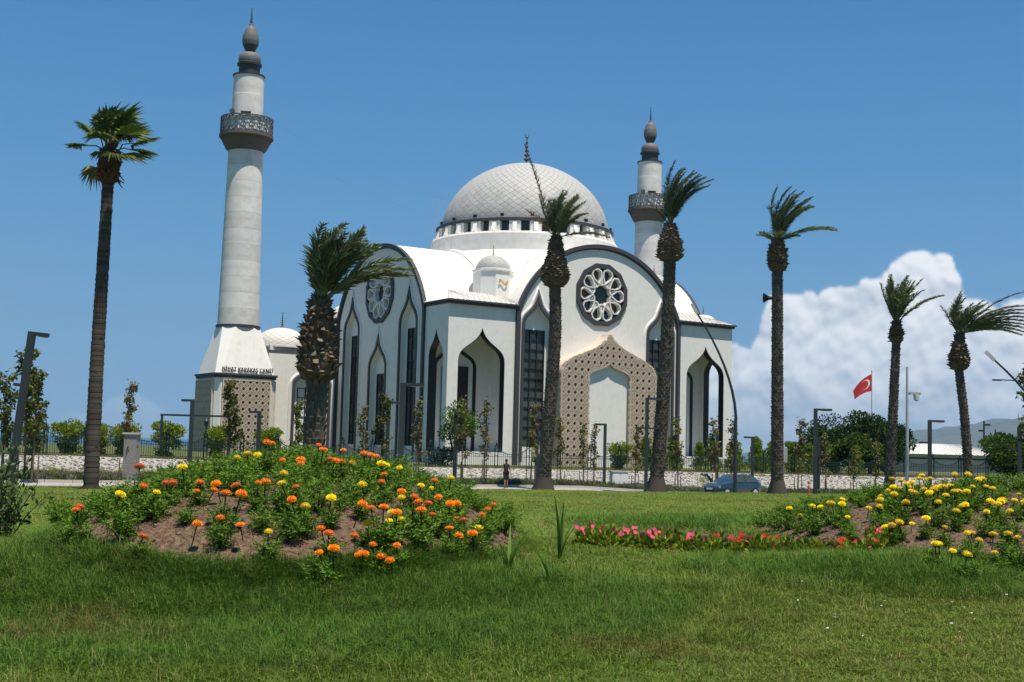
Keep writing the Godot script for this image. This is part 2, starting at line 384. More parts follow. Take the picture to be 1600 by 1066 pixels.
func gh(x: float, z: float) -> float:
	var d := -z
	var rd := road_d(x)
	var y: float
	if d < rd + 4.0:
		var near := lerp_list([[-50, 1.0], [0, 1.2], [6, 1.27], [9, 1.52], [12, 1.6], [16, 1.52], [20, 1.4]], d)
		var end := maxf(road_y(x), -0.08)
		y = lerpf(near, end, clampf((d - 20.0) / maxf(rd - 3.4 - 20.0, 1.0), 0, 1)) if d > 20.0 else near
		y = lerpf(y, road_y(x), clampf((d - rd + 3.4) / 0.7, 0, 1))
		y += 0.66 * bump(x, d, LM[0], LM[1], LM[2], LM[3], 0.8)
		y += 0.60 * bump(x, d, RM[0], RM[1], RM[2], RM[3], 0.8)
		y += 0.13 * bump(x, d, 2.6, 17.0, 2.2, 2.5)
		y += 0.16 * bump(x, d, -2.6, 8.9, 3.2, 1.3)
		y += 0.10 * bump(x, d, 3.0, 10.2, 1.1, 0.9)
		var w := clampf((rd - 4.0 - d) / 3.0, 0, 1)
		y += w * (gn.get_noise_2d(x * 6, d * 6) * 0.05 + gn.get_noise_2d(x * 30, d * 30) * 0.02)
	else:
		var e := edge_d(x)
		y = lerpf(road_y(x), terrace_y(x), clampf((d - e + 1.3) / 1.3, 0, 1))
		y = lerpf(y, -3.0, clampf((d - 190.0) / 60.0, 0, 1))
	return y

func on_ground(x: float, d: float, lift := 0.0) -> Vector3:
	return Vector3(x, gh(x, -d) + lift, -d)

func ground_normal(x: float, z: float) -> Vector3:
	return Vector3(gh(x - 0.1, z) - gh(x + 0.1, z), 0.2, gh(x, z - 0.1) - gh(x, z + 0.1)).normalized()

func steps(a: Array) -> PackedFloat32Array:
	var out := PackedFloat32Array()
	for s in a:
		var x: float = s[0]
		while x < s[1] - 0.0001:
			out.append(x)
			x += s[2]
	out.append(a[a.size() - 1][1])
	return out

func grid_sheet(xs: PackedFloat32Array, ds: PackedFloat32Array, lift: float, inside = null) -> MB:
	var b := MB.new()
	var p := []
	var q := []
	for d in ds:
		var r := PackedVector3Array()
		var s := PackedVector3Array()
		for x in xs:
			r.append(Vector3(x, gh(x, -d) + lift, -d))
			s.append(ground_normal(x, -d))
		p.append(r)
		q.append(s)
	for i in ds.size() - 1:
		for j in xs.size() - 1:
			if inside != null and not inside.call((xs[j] + xs[j + 1]) / 2, (ds[i] + ds[i + 1]) / 2):
				continue
			b.quadn(p[i][j], p[i + 1][j], p[i + 1][j + 1], p[i][j + 1], q[i][j], q[i + 1][j], q[i + 1][j + 1], q[i][j + 1])
	return b

# strip along x between two depths given by callables, lifted over the ground
func strip(x0: float, x1: float, step: float, near: Callable, far: Callable, rows: int, y: Callable) -> MB:
	var b := MB.new()
	var x := x0
	while x < x1 - 0.001:
		for r in rows:
			var c := []
			for k in [[x, r], [x, r + 1], [x + step, r + 1], [x + step, r]]:
				var d: float = lerpf(near.call(k[0]), far.call(k[0]), float(k[1]) / rows)
				c.append(Vector3(k[0], y.call(k[0], d), -d))
			b.quad(c[0], c[1], c[2], c[3])
		x += step
	return b

func build_ground() -> void:
	var xs := steps([[-420, -60, 30], [-60, -9, 1.7], [-9, 9, 0.22], [9, 60, 1.7], [60, 420, 30]])
	var ds := steps([[-60, 2, 6], [2, 20, 0.22], [20, 110, 0.75], [110, 190, 8], [190, 420, 15]])
	single("ground", grid_sheet(xs, ds, 0.0), M.lawn_soil, "", "", V0, 0.0, "", "structure")
	var sea := MB.new()
	sea.quad(Vector3(-9500, -2.2, -235), Vector3(-9500, -2.2, -9500), Vector3(9500, -2.2, -9500), Vector3(9500, -2.2, -235))
	single("sea_water", sea, M.sea, "", "", V0, 0.0, "", "structure")
	# the road and its far kerb
	single("road", strip(-60, 90, 1.0, func(x): return road_d(x) - 2.6, func(x): return road_d(x) + 2.4, 3, func(x, d): return gh(x, -d) + 0.02), M.asphalt, "", "", V0, 0.0, "", "structure")
	var kb := MB.new()
	for i in 150:
		var x0 := -60.0 + i
		var a := on_ground(x0, road_d(x0) + 2.5, 0.05)
		var b := on_ground(x0 + 0.985, road_d(x0 + 0.985) + 2.5, 0.05)
		kb.beam(a, b, 0.16, 0.2)
	single("kerb", kb, M.kerb, "", "", V0, 0.0, "", "structure")
	# hills across the bay
	var hb := MB.new()
	var hn := FastNoiseLite.new()
	hn.seed = 5
	hn.frequency = 0.0006
	hn.fractal_octaves = 5
	var rows := []
	for r in 14:
		var row := PackedVector3Array()
		for i in 90:
			var x := 1500.0 + i * 90.0
			var z := -6600.0 - r * 260.0
			var rise := clampf((x - 1750.0) / 2600.0, 0, 1.6)
			var prof := sin(minf(r / 7.0, 1.0) * PI / 2) * (1.0 - 0.25 * maxf(0, r - 7) / 7.0)
			row.append(Vector3(x, -6 + prof * (rise * 520.0 * (0.85 + 0.3 * hn.get_noise_2d(x, z)) + rise * 60.0 * hn.get_noise_2d(x * 5, z * 5)), z))
		rows.append(row)
	for r in 13:
		for i in 89:
			hb.quad(rows[r][i], rows[r + 1][i], rows[r + 1][i + 1], rows[r][i + 1])
	single("hill", hb, M.hill, "", "", V0, 0.0, "", "structure")
	# soil of the flower beds
	for m in [LM, RM]:
		single("bed_soil", grid_sheet(steps([[m[0] - m[2], m[0] + m[2], 0.1]]), steps([[m[1] - m[3], m[1] + m[3], 0.1]]), 0.012, func(x, d): return pow((x - m[0]) / m[2], 2) + pow((d - m[1]) / m[3], 2) < 0.9 + 0.12 * gn.get_noise_2d(x * 60, d * 60)), M.bed_soil, "", "", V0, 0.0, "", "structure")
	single("border_soil", grid_sheet(steps([[0.55, 3.5, 0.1]]), steps([[10.7, 12.3, 0.1]]), 0.012, func(x, d): return absf(d - border_d(x)) < 0.26 + 0.1 * gn.get_noise_2d(x * 60, d * 60)), M.bed_soil, "", "", V0, 0.0, "", "structure")
	# terrace paving in front of the mosque
	# bank of white stones under the fence
	single("bank", strip(-40, 60, 0.5, func(x): return edge_d(x) - 1.35, func(x): return edge_d(x) + 0.15, 4, func(x, d): return gh(x, -d) + 0.035 + 0.03 * gn.get_noise_2d(x * 90, d * 160)), M.bank_lime, "", "", V0, 0.0, "", "structure")
	var sm := MB.new()
	sm.box(V0, Vector3(0.26, 0.16, 0.2))
	sm.box(Vector3(0.03, 0.03, 0.02), Vector3(0.2, 0.17, 0.17), Basis.from_euler(Vector3(0.5, 0.6, 0.4)))
	var stone := sm.mesh()
	var xf := []
	var cl := []
	var x := -32.0
	while x < 45.0:
		for r in 10:
			var px := x + rng.randf_range(-0.16, 0.16)
			var d := edge_d(px) - 1.3 + r * 0.14 + rng.randf_range(-0.1, 0.1)
			xf.append(Transform3D(Basis.from_euler(Vector3(rng.randf_range(-0.9, 0.9), rng.randf_range(-1.5, 1.5), rng.randf_range(-0.6, 0.6))).scaled(Vector3(rng.randf_range(0.6, 1.5), rng.randf_range(0.5, 0.9), 1.0) * rng.randf_range(0.4, 0.75)), on_ground(px, d, 0.0)))
			var k := rng.randf_range(0.29, 0.42)
			cl.append(Color(k, k * 0.97, k * 0.92))
		x += 0.17
	scatter("stone_bank", stone, M.bank_stone, xf, cl, "bank of rough white stones below the green iron fence", "stone bank")

func border_d(x: float) -> float:
	return 11.45 + 0.16 * sin(x * 1.6 + 0.4)

# ---------------------------------------------------------------- mosque
const TURN := 0.56
const AF := 13.6
const AS := 16.16
const W := 9.36
const ARC_H := 10.75
const ARC_R := 9.85

func bez(a: Vector2, b: Vector2, c: Vector2, d: Vector2, t: float) -> Vector2:
	var u := 1.0 - t
	return a * u * u * u + b * 3 * u * u * t + c * 3 * u * t * t + d * t * t * t

# outline of an ogee arch from the foot on the left over the tip to the foot on the right
func ogee(cx: float, hw: float, y0: float, ys: float, yt: float) -> PackedVector2Array:
	var h := yt - ys
	var right := []
	for i in 9:
		right.append(bez(Vector2(hw, ys), Vector2(hw, ys + 0.28 * h), Vector2(0.80 * hw, ys + 0.38 * h), Vector2(0.53 * hw, ys + 0.52 * h), i / 8.0))
	for i in range(1, 9):
		right.append(bez(Vector2(0.53 * hw, ys + 0.52 * h), Vector2(0.26 * hw, ys + 0.66 * h), Vector2(0.06 * hw, ys + 0.82 * h), Vector2(0, yt), i / 8.0))
	var out := PackedVector2Array([Vector2(cx - hw, y0)])
	for i in right.size():
		out.append(Vector2(cx - right[i].x, right[i].y))
	for i in range(right.size() - 2, -1, -1):
		out.append(Vector2(cx + right[i].x, right[i].y))
	out.append(Vector2(cx + hw, y0))
	return out

func arch_outline(inset: float) -> PackedVector2Array:
	var r := ARC_R - inset
	var w := W - inset
	var out := PackedVector2Array([Vector2(-w, 0)])
	var a0 := asin(w / r)
	for i in 41:
		var a := lerpf(-a0, a0, i / 40.0)
		out.append(Vector2(r * sin(a), ARC_H + r * cos(a)))
	out.append(Vector2(w, 0))
	return out

func hole(o: PackedVector2Array) -> Array:
	return [o[0].x, o[o.size() - 1].x, o[0].y, o]

func cuts(x0: float, x1: float, step: float, holes: Array) -> PackedFloat32Array:
	var s := {}
	var x := x0
	while x < x1:
		s[snappedf(x, 0.0001)] = 1
		x += step
	s[x1] = 1
	for h in holes:
		for p in h[3]:
			s[snappedf(p.x, 0.0001)] = 1
	var k := s.keys()
	k.sort()
	return PackedFloat32Array(k)

func offset_line(o: PackedVector2Array, d: float) -> PackedVector2Array:
	var out := PackedVector2Array()
	var k := o.size()
	for i in k:
		var a := (o[i] - o[i - 1]).normalized() if i > 0 else Vector2.ZERO
		var b := (o[i + 1] - o[i]).normalized() if i < k - 1 else Vector2.ZERO
		var na := Vector2(-a.y, a.x)
		var nb := Vector2(-b.y, b.x)
		var nn := (na + nb)
		if i == 0: nn = nb
		elif i == k - 1: nn = na
		var l := nn.length()
		nn = nn / l
		var m := 1.0 if i == 0 or i == k - 1 else clampf(1.0 / maxf(nn.dot(na), 0.3), 1.0, 2.6)
		out.append(o[i] + nn * d * m)
	return out

# tall window set into an ogee niche of a facade: f = facade frame, panes are pieces of the window
func niche_window(owner: Node3D, f: Transform3D, cx: float, hw: float, y0: float, ys: float, yt: float, gw: float, g0: float, g1: float, cols: int, rows: int) -> void:
	var o := ogee(cx, hw, y0, ys, yt)
	var depth := 0.55
	var b := MB.new()
	b.xf = f
	b.reveal(o, 0.0, -depth)
	var back := MB.new()
	back.xf = f
	var gh2 := [cx - gw, cx + gw, g0, PackedVector2Array([Vector2(cx - gw, g1), Vector2(cx + gw, g1)])]
	back.sheet(cuts(cx - hw, cx + hw, 0.5, [hole(o), gh2]), y0, func(x): return MB.height_at(o, x), [gh2], -depth)
	part(owner, "niche_reveal", b, M.white_stone)
	part(owner, "tympanum", back, M.white_stone)
	var t := MB.new()
	t.xf = f
	t.band(offset_line(o, 0.03), offset_line(o, 0.31), 0.13, -0.02)
	part(owner, "niche_trim", t, M.dark_trim)
	var r := MB.new()
	r.xf = f
	var mid := offset_line(o, 0.52)
	var pts := []
	var rad := []
	for p in mid:
		pts.append(Vector3(p.x, p.y, -0.08))
		rad.append(0.2)
	r.tube(pts, rad, 8, false)
	part(owner, "niche_moulding", r, M.white_stone)
	var fr := MB.new()
	fr.xf = f
	var z := -depth - 0.06
	var cw := 2 * gw / cols
	var rh := (g1 - g0) / rows
	for i in cols + 1:
		fr.box(Vector3(cx - gw + i * cw, (g0 + g1) / 2, z), Vector3(0.11, g1 - g0 + 0.1, 0.16))
	for i in rows + 1:
		fr.box(Vector3(cx, g0 + i * rh, z), Vector3(2 * gw + 0.1, 0.075, 0.13))
	var win := part(owner, "window", fr, M.window_metal)
	var pm := MB.new()
	pm.box(V0, Vector3(cw - 0.1, rh - 0.07, 0.03))
	var pane := pm.mesh()
	for i in cols:
		for j in rows:
			var p := part(win, "pane", pane, [M.glass_dark, M.glass_dark, M.glass_grey, M.glass_deep][rng.randi() % 4])
			p.transform = f * Transform3D(Basis.from_euler(Vector3(rng.randf_range(-0.012, 0.012), rng.randf_range(-0.015, 0.015), 0)), Vector3(cx - gw + (i + 0.5) * cw, g0 + (j + 0.5) * rh, z - 0.04))

func polar(r: float, deg: float) -> Vector2:
	return Vector2(r * sin(deg_to_rad(deg)), r * cos(deg_to_rad(deg)))

func rosette(owner: Node3D, f: Transform3D, cy: float) -> void:
	var c := Vector2(0, cy)
	var R := 3.0
	var ring := MB.new()
	ring.xf = f
	var a := PackedVector2Array()
	var b := PackedVector2Array()
	for i in 13:
		a.append(c + polar(R, i * 30.0 + 15.0))
		b.append(c + polar(R * 0.85, i * 30.0 + 15.0))
	ring.band(b, a, 0.16, -0.05)
	var root := part(owner, "rose_window", ring, M.dark_trim)
	var back := MB.new()
	back.xf = f
	for i in 12:
		back.tri(Vector3(0, cy, -0.5), Vector3(b[i].x, b[i].y, -0.5), Vector3(b[i + 1].x, b[i + 1].y, -0.5))
	back.reveal(b, 0.1, -0.5)
	part(root, "recess", back, M.dark_trim)
	var s := R * 0.86
	var pet := [[0.40, 0.0], [0.66, 14.6], [0.85, 14.2], [0.955, 6.0], [0.955, -6.0], [0.85, -14.2], [0.66, -14.6]]
	for k in 10:
		var ang := k * 36.0 + 18.0
		var poly := PackedVector2Array()
		for p in pet:
			poly.append(c + polar(s * p[0], ang + p[1]))
		poly.append(poly[0])
		var g := MB.new()
		g.xf = f
		var cen := c + polar(s * 0.72, ang)
		for i in poly.size() - 1:
			g.tri(Vector3(cen.x, cen.y, -0.36), Vector3(poly[i].x, poly[i].y, -0.36), Vector3(poly[i + 1].x, poly[i + 1].y, -0.36))
		part(root, "pane", g, M.glass_blue if k % 2 == 0 else M.glass_brown)
		var st := MB.new()
		st.xf = f
		for i in poly.size() - 1:
			st.beam(Vector3(poly[i].x, poly[i].y, -0.10), Vector3(poly[i + 1].x, poly[i + 1].y, -0.10), 0.12, 0.5, Vector3(0, 0, 1))
		# link to the hub
		var q := c + polar(s * 0.42, ang)
		var h1 := c + polar(s * 0.35, ang - 18.0)
		var h2 := c + polar(s * 0.35, ang + 18.0)
		st.beam(Vector3(h1.x, h1.y, -0.1), Vector3(q.x, q.y, -0.1), 0.11, 0.46, Vector3(0, 0, 1))
		st.beam(Vector3(q.x, q.y, -0.1), Vector3(h2.x, h2.y, -0.1), 0.11, 0.46, Vector3(0, 0, 1))
		var o1 := c + polar(s * 0.62, ang - 18.0)
		st.beam(Vector3(h1.x, h1.y, -0.12), Vector3(o1.x, o1.y, -0.12), 0.12, 0.4, Vector3(0, 0, 1))
		part(root, "tracery", st, M.white_stone)
	var hub := MB.new()
	hub.xf = f
	for k in 20:
		var p := c + polar(s * (0.40 if k % 2 == 0 else 0.34), k * 18.0)
		var q := c + polar(s * (0.40 if k % 2 == 1 else 0.34), (k + 1) * 18.0)
		hub.tri(Vector3(0, cy, -0.36), Vector3(p.x, p.y, -0.36), Vector3(q.x, q.y, -0.36))
	part(root, "pane", hub, M.glass_green)

# pierced stone screen: stars and straps clipped to an outline with an optional opening
func screen_bars(b: MB, outer: PackedVector2Array, inner: PackedVector2Array, cell: float, w: float, z: float, t: float) -> void:
	var lo := Vector2(1e9, 1e9)
	var hi := -lo
	for p in outer:
		lo = lo.min(p)
		hi = hi.max(p)
	var nx := int(ceil((hi.x - lo.x) / cell))
	var ny := int(ceil((hi.y - lo.y) / cell))
	var off := ((hi.x - lo.x) - nx * cell) / 2
	for i in nx:
		for j in ny:
			var c := lo + Vector2((i + 0.5) * cell + off, (j + 0.5) * cell)
			var seg := []
			var r := cell * 0.3
			for k in 8:
				var a := k * 45.0
				seg.append([c + polar(r, a), c + polar(r, a + 45.0)])
				seg.append([c + polar(r, a), c + polar(cell * (0.5 if k % 2 == 0 else 0.707), a)])
				if k % 2 == 1:
					seg.append([c + polar(cell * 0.5, a - 45.0), c + polar(cell * 0.47, a)])
					seg.append([c + polar(cell * 0.5, a + 45.0), c + polar(cell * 0.47, a)])
			for s in seg:
				var m: Vector2 = (s[0] + s[1]) / 2
				if not Geometry2D.is_point_in_polygon(m, outer) or (inner.size() and Geometry2D.is_point_in_polygon(m, inner)):
					continue
				b.beam(Vector3(s[0].x, s[0].y, z), Vector3(s[1].x, s[1].y, z), w, t, Vector3(0, 0, 1))

func facade(owner: Node3D, f: Transform3D, depth: float, windows: Array, rose: bool) -> Node3D:
	var top := func(x): return ARC_H + sqrt(maxf(ARC_R * ARC_R - x * x, 0.0))
	var holes := []
	for w in windows:
		holes.append(hole(ogee(w[0], w[1], w[2], w[3], w[4])))
	if rose:
		var up := PackedVector2Array()
		var low := PackedVector2Array()
		for i in 6:
			up.append(Vector2(0, 15.93) + polar(2.55, -75.0 + i * 30.0))
			low.append(Vector2(0, 15.93) + polar(2.55, -105.0 - i * 30.0))
		holes.append([up[0].x, up[5].x, 15.0, up, low])
	var wall := MB.new()
	wall.xf = f
	wall.sheet(cuts(-W, W, 0.3, holes), 0.0, top, holes, 0.0)
	var root := part(owner, "facade_wall", wall, M.white_stone)
	var fr := MB.new()
	fr.xf = f
	fr.band(arch_outline(0.34), arch_outline(-0.02), 0.26, -0.1)
	fr.band(arch_outline(0.46), arch_outline(0.34), 0.14, -0.02)
	part(owner, "arch_frame", fr, M.dark_trim)
	var vault := MB.new()
	vault.xf = f
	var o := arch_outline(0.06)
	vault.reveal(o, 0.2, -depth)
	part(owner, "barrel_vault", vault, M.roof_white)
	for w in windows:
		niche_window(owner, f, w[0], w[1], w[2], w[3], w[4], w[5], w[6], w[7], w[8], w[9])
	if rose:
		rosette(owner, f, 15.93)
	return root

func finial(b: MB, at: Vector3, h: float, r: float) -> void:
	b.lathe([Vector2(r * 1.5, 0), Vector2(r * 1.1, h * 0.06), Vector2(r * 0.3, h * 0.12)], 10, at)
	for i in 5:
		var y := h * (0.15 + i * 0.13)
		var k := r * (1.0 - i * 0.13)
		b.ball(at + UP * (y + h * 0.05), Vector3(k, h * 0.045, k), 10, 6)
	b.tube([at, at + UP * h * 0.9], [r * 0.22, r * 0.16], 6)
	var pts := []
	var rad := []
	for i in 9:
		var a := lerpf(-2.35, 2.35, i / 8.0)
		pts.append(at + UP * (h * 0.93) + Vector3(sin(a) * h * 0.065, -cos(a) * h * 0.065, 0))
		rad.append(r * (0.24 - 0.05 * absf(i - 4)))
	b.tube(pts, rad, 6)

# one rhombic tile of a dome: course i of a lattice with n columns, profile r(t), y(t)
func dome_point(prof: Callable, t: float, a: float, lift: float) -> Vector3:
	var p: Vector2 = prof.call(clampf(t, 0, 1))
	var q: Vector2 = prof.call(clampf(t + 0.01, 0, 1)) - prof.call(clampf(t - 0.01, 0, 1))
	var nn := Vector2(q.y, -q.x).normalized()
	p += nn * lift
	return Vector3(sin(a) * p.x, p.y, cos(a) * p.x)

func rhomb(b: MB, prof: Callable, t0: float, t1: float, t2: float, da: float, ac: float, gap: float, lift: float) -> void:
	var c := [[t0 + (t1 - t0) * gap, 0.0], [t1, -da * (1 - gap)], [t2 - (t2 - t1) * gap, 0.0], [t1, da * (1 - gap)]]
	var p := []
	var q := []
	for k in c:
		p.append(dome_point(prof, k[0], ac + k[1], lift))
		q.append(dome_point(prof, k[0], ac + k[1], -0.02))
	var m := dome_point(prof, lerpf(t0, t2, 0.5), ac, lift * 1.05)
	for i in 4:
		var j := (i + 1) % 4
		b.tri(m, p[i], p[j])
		b.quad(p[i], q[i], q[j], p[j])

func course_ts(rows: int) -> Array:
	var ts := []
	for i in rows + 1:
		ts.append(1.0 - pow(1.0 - float(i) / rows, 1.15))
	return ts

func tiled_dome(parent: Node3D, prof: Callable, n: int, rows: int, gap: float, lift: float) -> MB:
	var ts := course_ts(rows)
	var b := MB.new()
	for i in range(-1, rows - 1):
		for j in n:
			rhomb(b, prof, ts[maxi(i, 0)], ts[i + 1], ts[i + 2], PI / n, TAU * (j + 0.5 * posmod(i, 2)) / n, gap, lift)
	return b

func small_dome(owner: Node3D, at: Vector3, r: float, h: float, called: String) -> void:
	var prof := func(t): return Vector2(r * sqrt(maxf(1.0 - pow(t, 1.9), 0.0)), h * t)
	var base := MB.new()
	base.xf = Transform3D(Basis.IDENTITY, at)
	var pl := []
	for i in 13:
		pl.append(prof.call(i / 12.0))
	base.lathe(pl, 28)
	var root := part(owner, called, base, M.tile_joint)
	var tm: Material = M.tile_grey if called == "turret_dome" else M.tile_pale
	var tiles := tiled_dome(owner, prof, 20, 11, 0.06, 0.015)
	var t := part(root, "tile_covering", tiles, tm)
	t.position = at
	t.set_meta("kind", "stuff")
	var eave := MB.new()
	eave.xf = Transform3D(Basis.IDENTITY, at)
	eave.lathe([Vector2(r * 0.98, -0.2), Vector2(r * 1.07, -0.18), Vector2(r * 1.07, -0.02), Vector2(r * 0.97, 0.03)], 28)
	part(root, "eave", eave, M.tile_pale)
	var fin := MB.new()
	finial(fin, at + UP * h, r * 0.62, r * 0.06)
	part(root, "finial", fin, M.bronze)

func pier(owner: Node3D, s: float) -> void:
	# hollow corner porch, open to the front and to the side
	var x0 := -16.2
	var x1 := -W
	var f := Transform3D(Basis(Vector3(1, 0, 0), UP, Vector3(0, 0, 1)), Vector3(0, 0, AF - 0.03))
	var cx := (x0 + x1) / 2
	if s > 0: cx = -cx
	var o := ogee(cx, 2.32, 1.1, 8.9, 11.8)
	var a := minf(cx - 3.42, cx + 3.42)
	var flat := func(_x): return 13.86
	var w := MB.new()
	w.xf = f
	for z in [0.0, -0.7]:
		w.sheet(cuts(a, a + 6.84, 1.0, [hole(o)]), 0.0, flat, [hole(o)], z)
	part(owner, "porch_wall", w, M.white_stone)
	var rv := MB.new()
	rv.xf = f
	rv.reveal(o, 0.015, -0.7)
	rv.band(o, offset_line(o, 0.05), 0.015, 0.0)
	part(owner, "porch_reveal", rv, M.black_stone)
	# side wall
	var zc := (AF + W) / 2 - 0.03
	var fs := Transform3D(Basis(Vector3(0, 0, 1), UP, Vector3(-1, 0, 0)), Vector3(-16.2, 0, zc)) if s < 0 else Transform3D(Basis(Vector3(0, 0, -1), UP, Vector3(1, 0, 0)), Vector3(16.2, 0, zc))
	var os := ogee(0, 1.28, 1.1, 9.2, 11.8)
	var ws := MB.new()
	ws.xf = fs
	for z in [0.0, -0.7]:
		ws.sheet(cuts(-2.12, 2.12, 1.0, [hole(os)]), 0.0, flat, [hole(os)], z)
	part(owner, "porch_wall", ws, M.white_stone)
	var rs := MB.new()
	rs.xf = fs
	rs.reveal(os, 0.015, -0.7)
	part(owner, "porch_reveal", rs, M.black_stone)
	# floor, ceiling
	var fl := MB.new()
	fl.box(Vector3(cx, 0.55, zc), Vector3(6.6, 1.1, 4.1))
	fl.box(Vector3(cx, 13.5, zc), Vector3(6.6, 0.5, 4.1))
	part(owner, "porch_floor", fl, M.white_stone)
	# inner arch and dark door on the back wall
	var inn := MB.new()
	inn.xf = Transform3D(Basis(Vector3(1, 0, 0), UP, Vector3(0, 0, 1)), Vector3(cx - 0.3, 0, W + 0.02))
	var io := ogee(0, 1.9, 1.1, 8.6, 10.6)
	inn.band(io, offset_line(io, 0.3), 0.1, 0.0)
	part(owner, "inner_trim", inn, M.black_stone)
	var wd := MB.new()
	wd.box(Vector3(cx - 0.3, 4.9, W + 0.04), Vector3(2.6, 7.6, 0.1))
	for i in 3:
		wd.box(Vector3(cx - 0.3 - 1.3 + i * 1.3, 4.9, W + 0.12), Vector3(0.1, 7.6, 0.08))
	for i in 8:
		wd.box(Vector3(cx - 0.3, 1.2 + i * 1.07, W + 0.12), Vector3(2.6, 0.09, 0.07))
	part(owner, "porch_window", wd, M.window_metal)
	# cornice and tiled hip roof
	var co := MB.new()
	var oz := AF + 0.12
	co.box(Vector3(cx, 13.98, (W + oz) / 2), Vector3(7.0, 0.2, oz - W + 0.3))
	co.box(Vector3(cx, 14.16, (W + oz) / 2), Vector3(7.3, 0.16, oz - W + 0.55))
	part(owner, "cornice", co, M.dark_trim)
	var rf := MB.new()
	var e := 3.6
	var q := [Vector3(cx - e, 14.25, AF + 0.25), Vector3(cx + e, 14.25, AF + 0.25), Vector3(cx + e, 14.25, W - 0.2), Vector3(cx - e, 14.25, W - 0.2)]
	var tl := cx - e + (1.9 if s < 0 else 0.0)
	var tr := cx + e - (0.0 if s < 0 else 1.9)
	var u := [Vector3(tl, 15.45, W + 1.0), Vector3(tr, 15.45, W + 1.0), Vector3(tr, 15.45, W - 0.2), Vector3(tl, 15.45, W - 0.2)]
	for i in 4:
		var j := (i + 1) % 4
		rf.quad(q[i], u[i], u[j], q[j])
	rf.quad(u[0], u[3], u[2], u[1])
	var roof := part(owner, "hip_roof", rf, M.tile_pale)
	var jt := MB.new()
	# joints of the roof tiles, as thin raised seams running both ways over the front slope
	for dirn in [-1, 1]:
		for i in 22:
			var p0 := -e - 2.0 + i * 0.55
			var pts := []
			for t in [0.0, 1.0]:
				var xx: float = cx + p0 + (dirn * 1.6 * (t - 0.5)) + 1.0
				var lo := lerpf(cx - e, tl, t)
				var hi := lerpf(cx + e, tr, t)
				pts.append(Vector3(clampf(xx, lo, hi), lerpf(14.25, 15.45, t) + 0.01, lerpf(AF + 0.25, W + 1.0, t)))
			if (pts[0] - pts[1]).length() > 0.5:
				jt.beam(pts[0], pts[1], 0.05, 0.03)
	part(roof, "tile_seam", jt, M.tile_grey_b)
	# turret on the shoulder behind the porch
	var tp := Vector3(-9.4 if s < 0 else 9.4, 14.6, 9.5)
	var tb := MB.new()
	tb.xf = Transform3D(Basis(UP, PI / 8), tp)
	tb.prism([Vector2(1.85, 0), Vector2(1.85, 2.95), Vector2(1.98, 2.97), Vector2(1.98, 3.1), Vector2(1.5, 3.14)], 8)
	part(owner, "turret", tb, M.white_stone)
	small_dome(owner, tp + UP * 3.2, 1.6, 1.35, "turret_dome")
	# small tiled half round at the outer end of the roof
	var sd := Vector3(cx + s * 2.2, 14.3, W + 1.2)
	if s > 0:
		small_dome(owner, sd, 1.5, 1.15, "porch_dome")

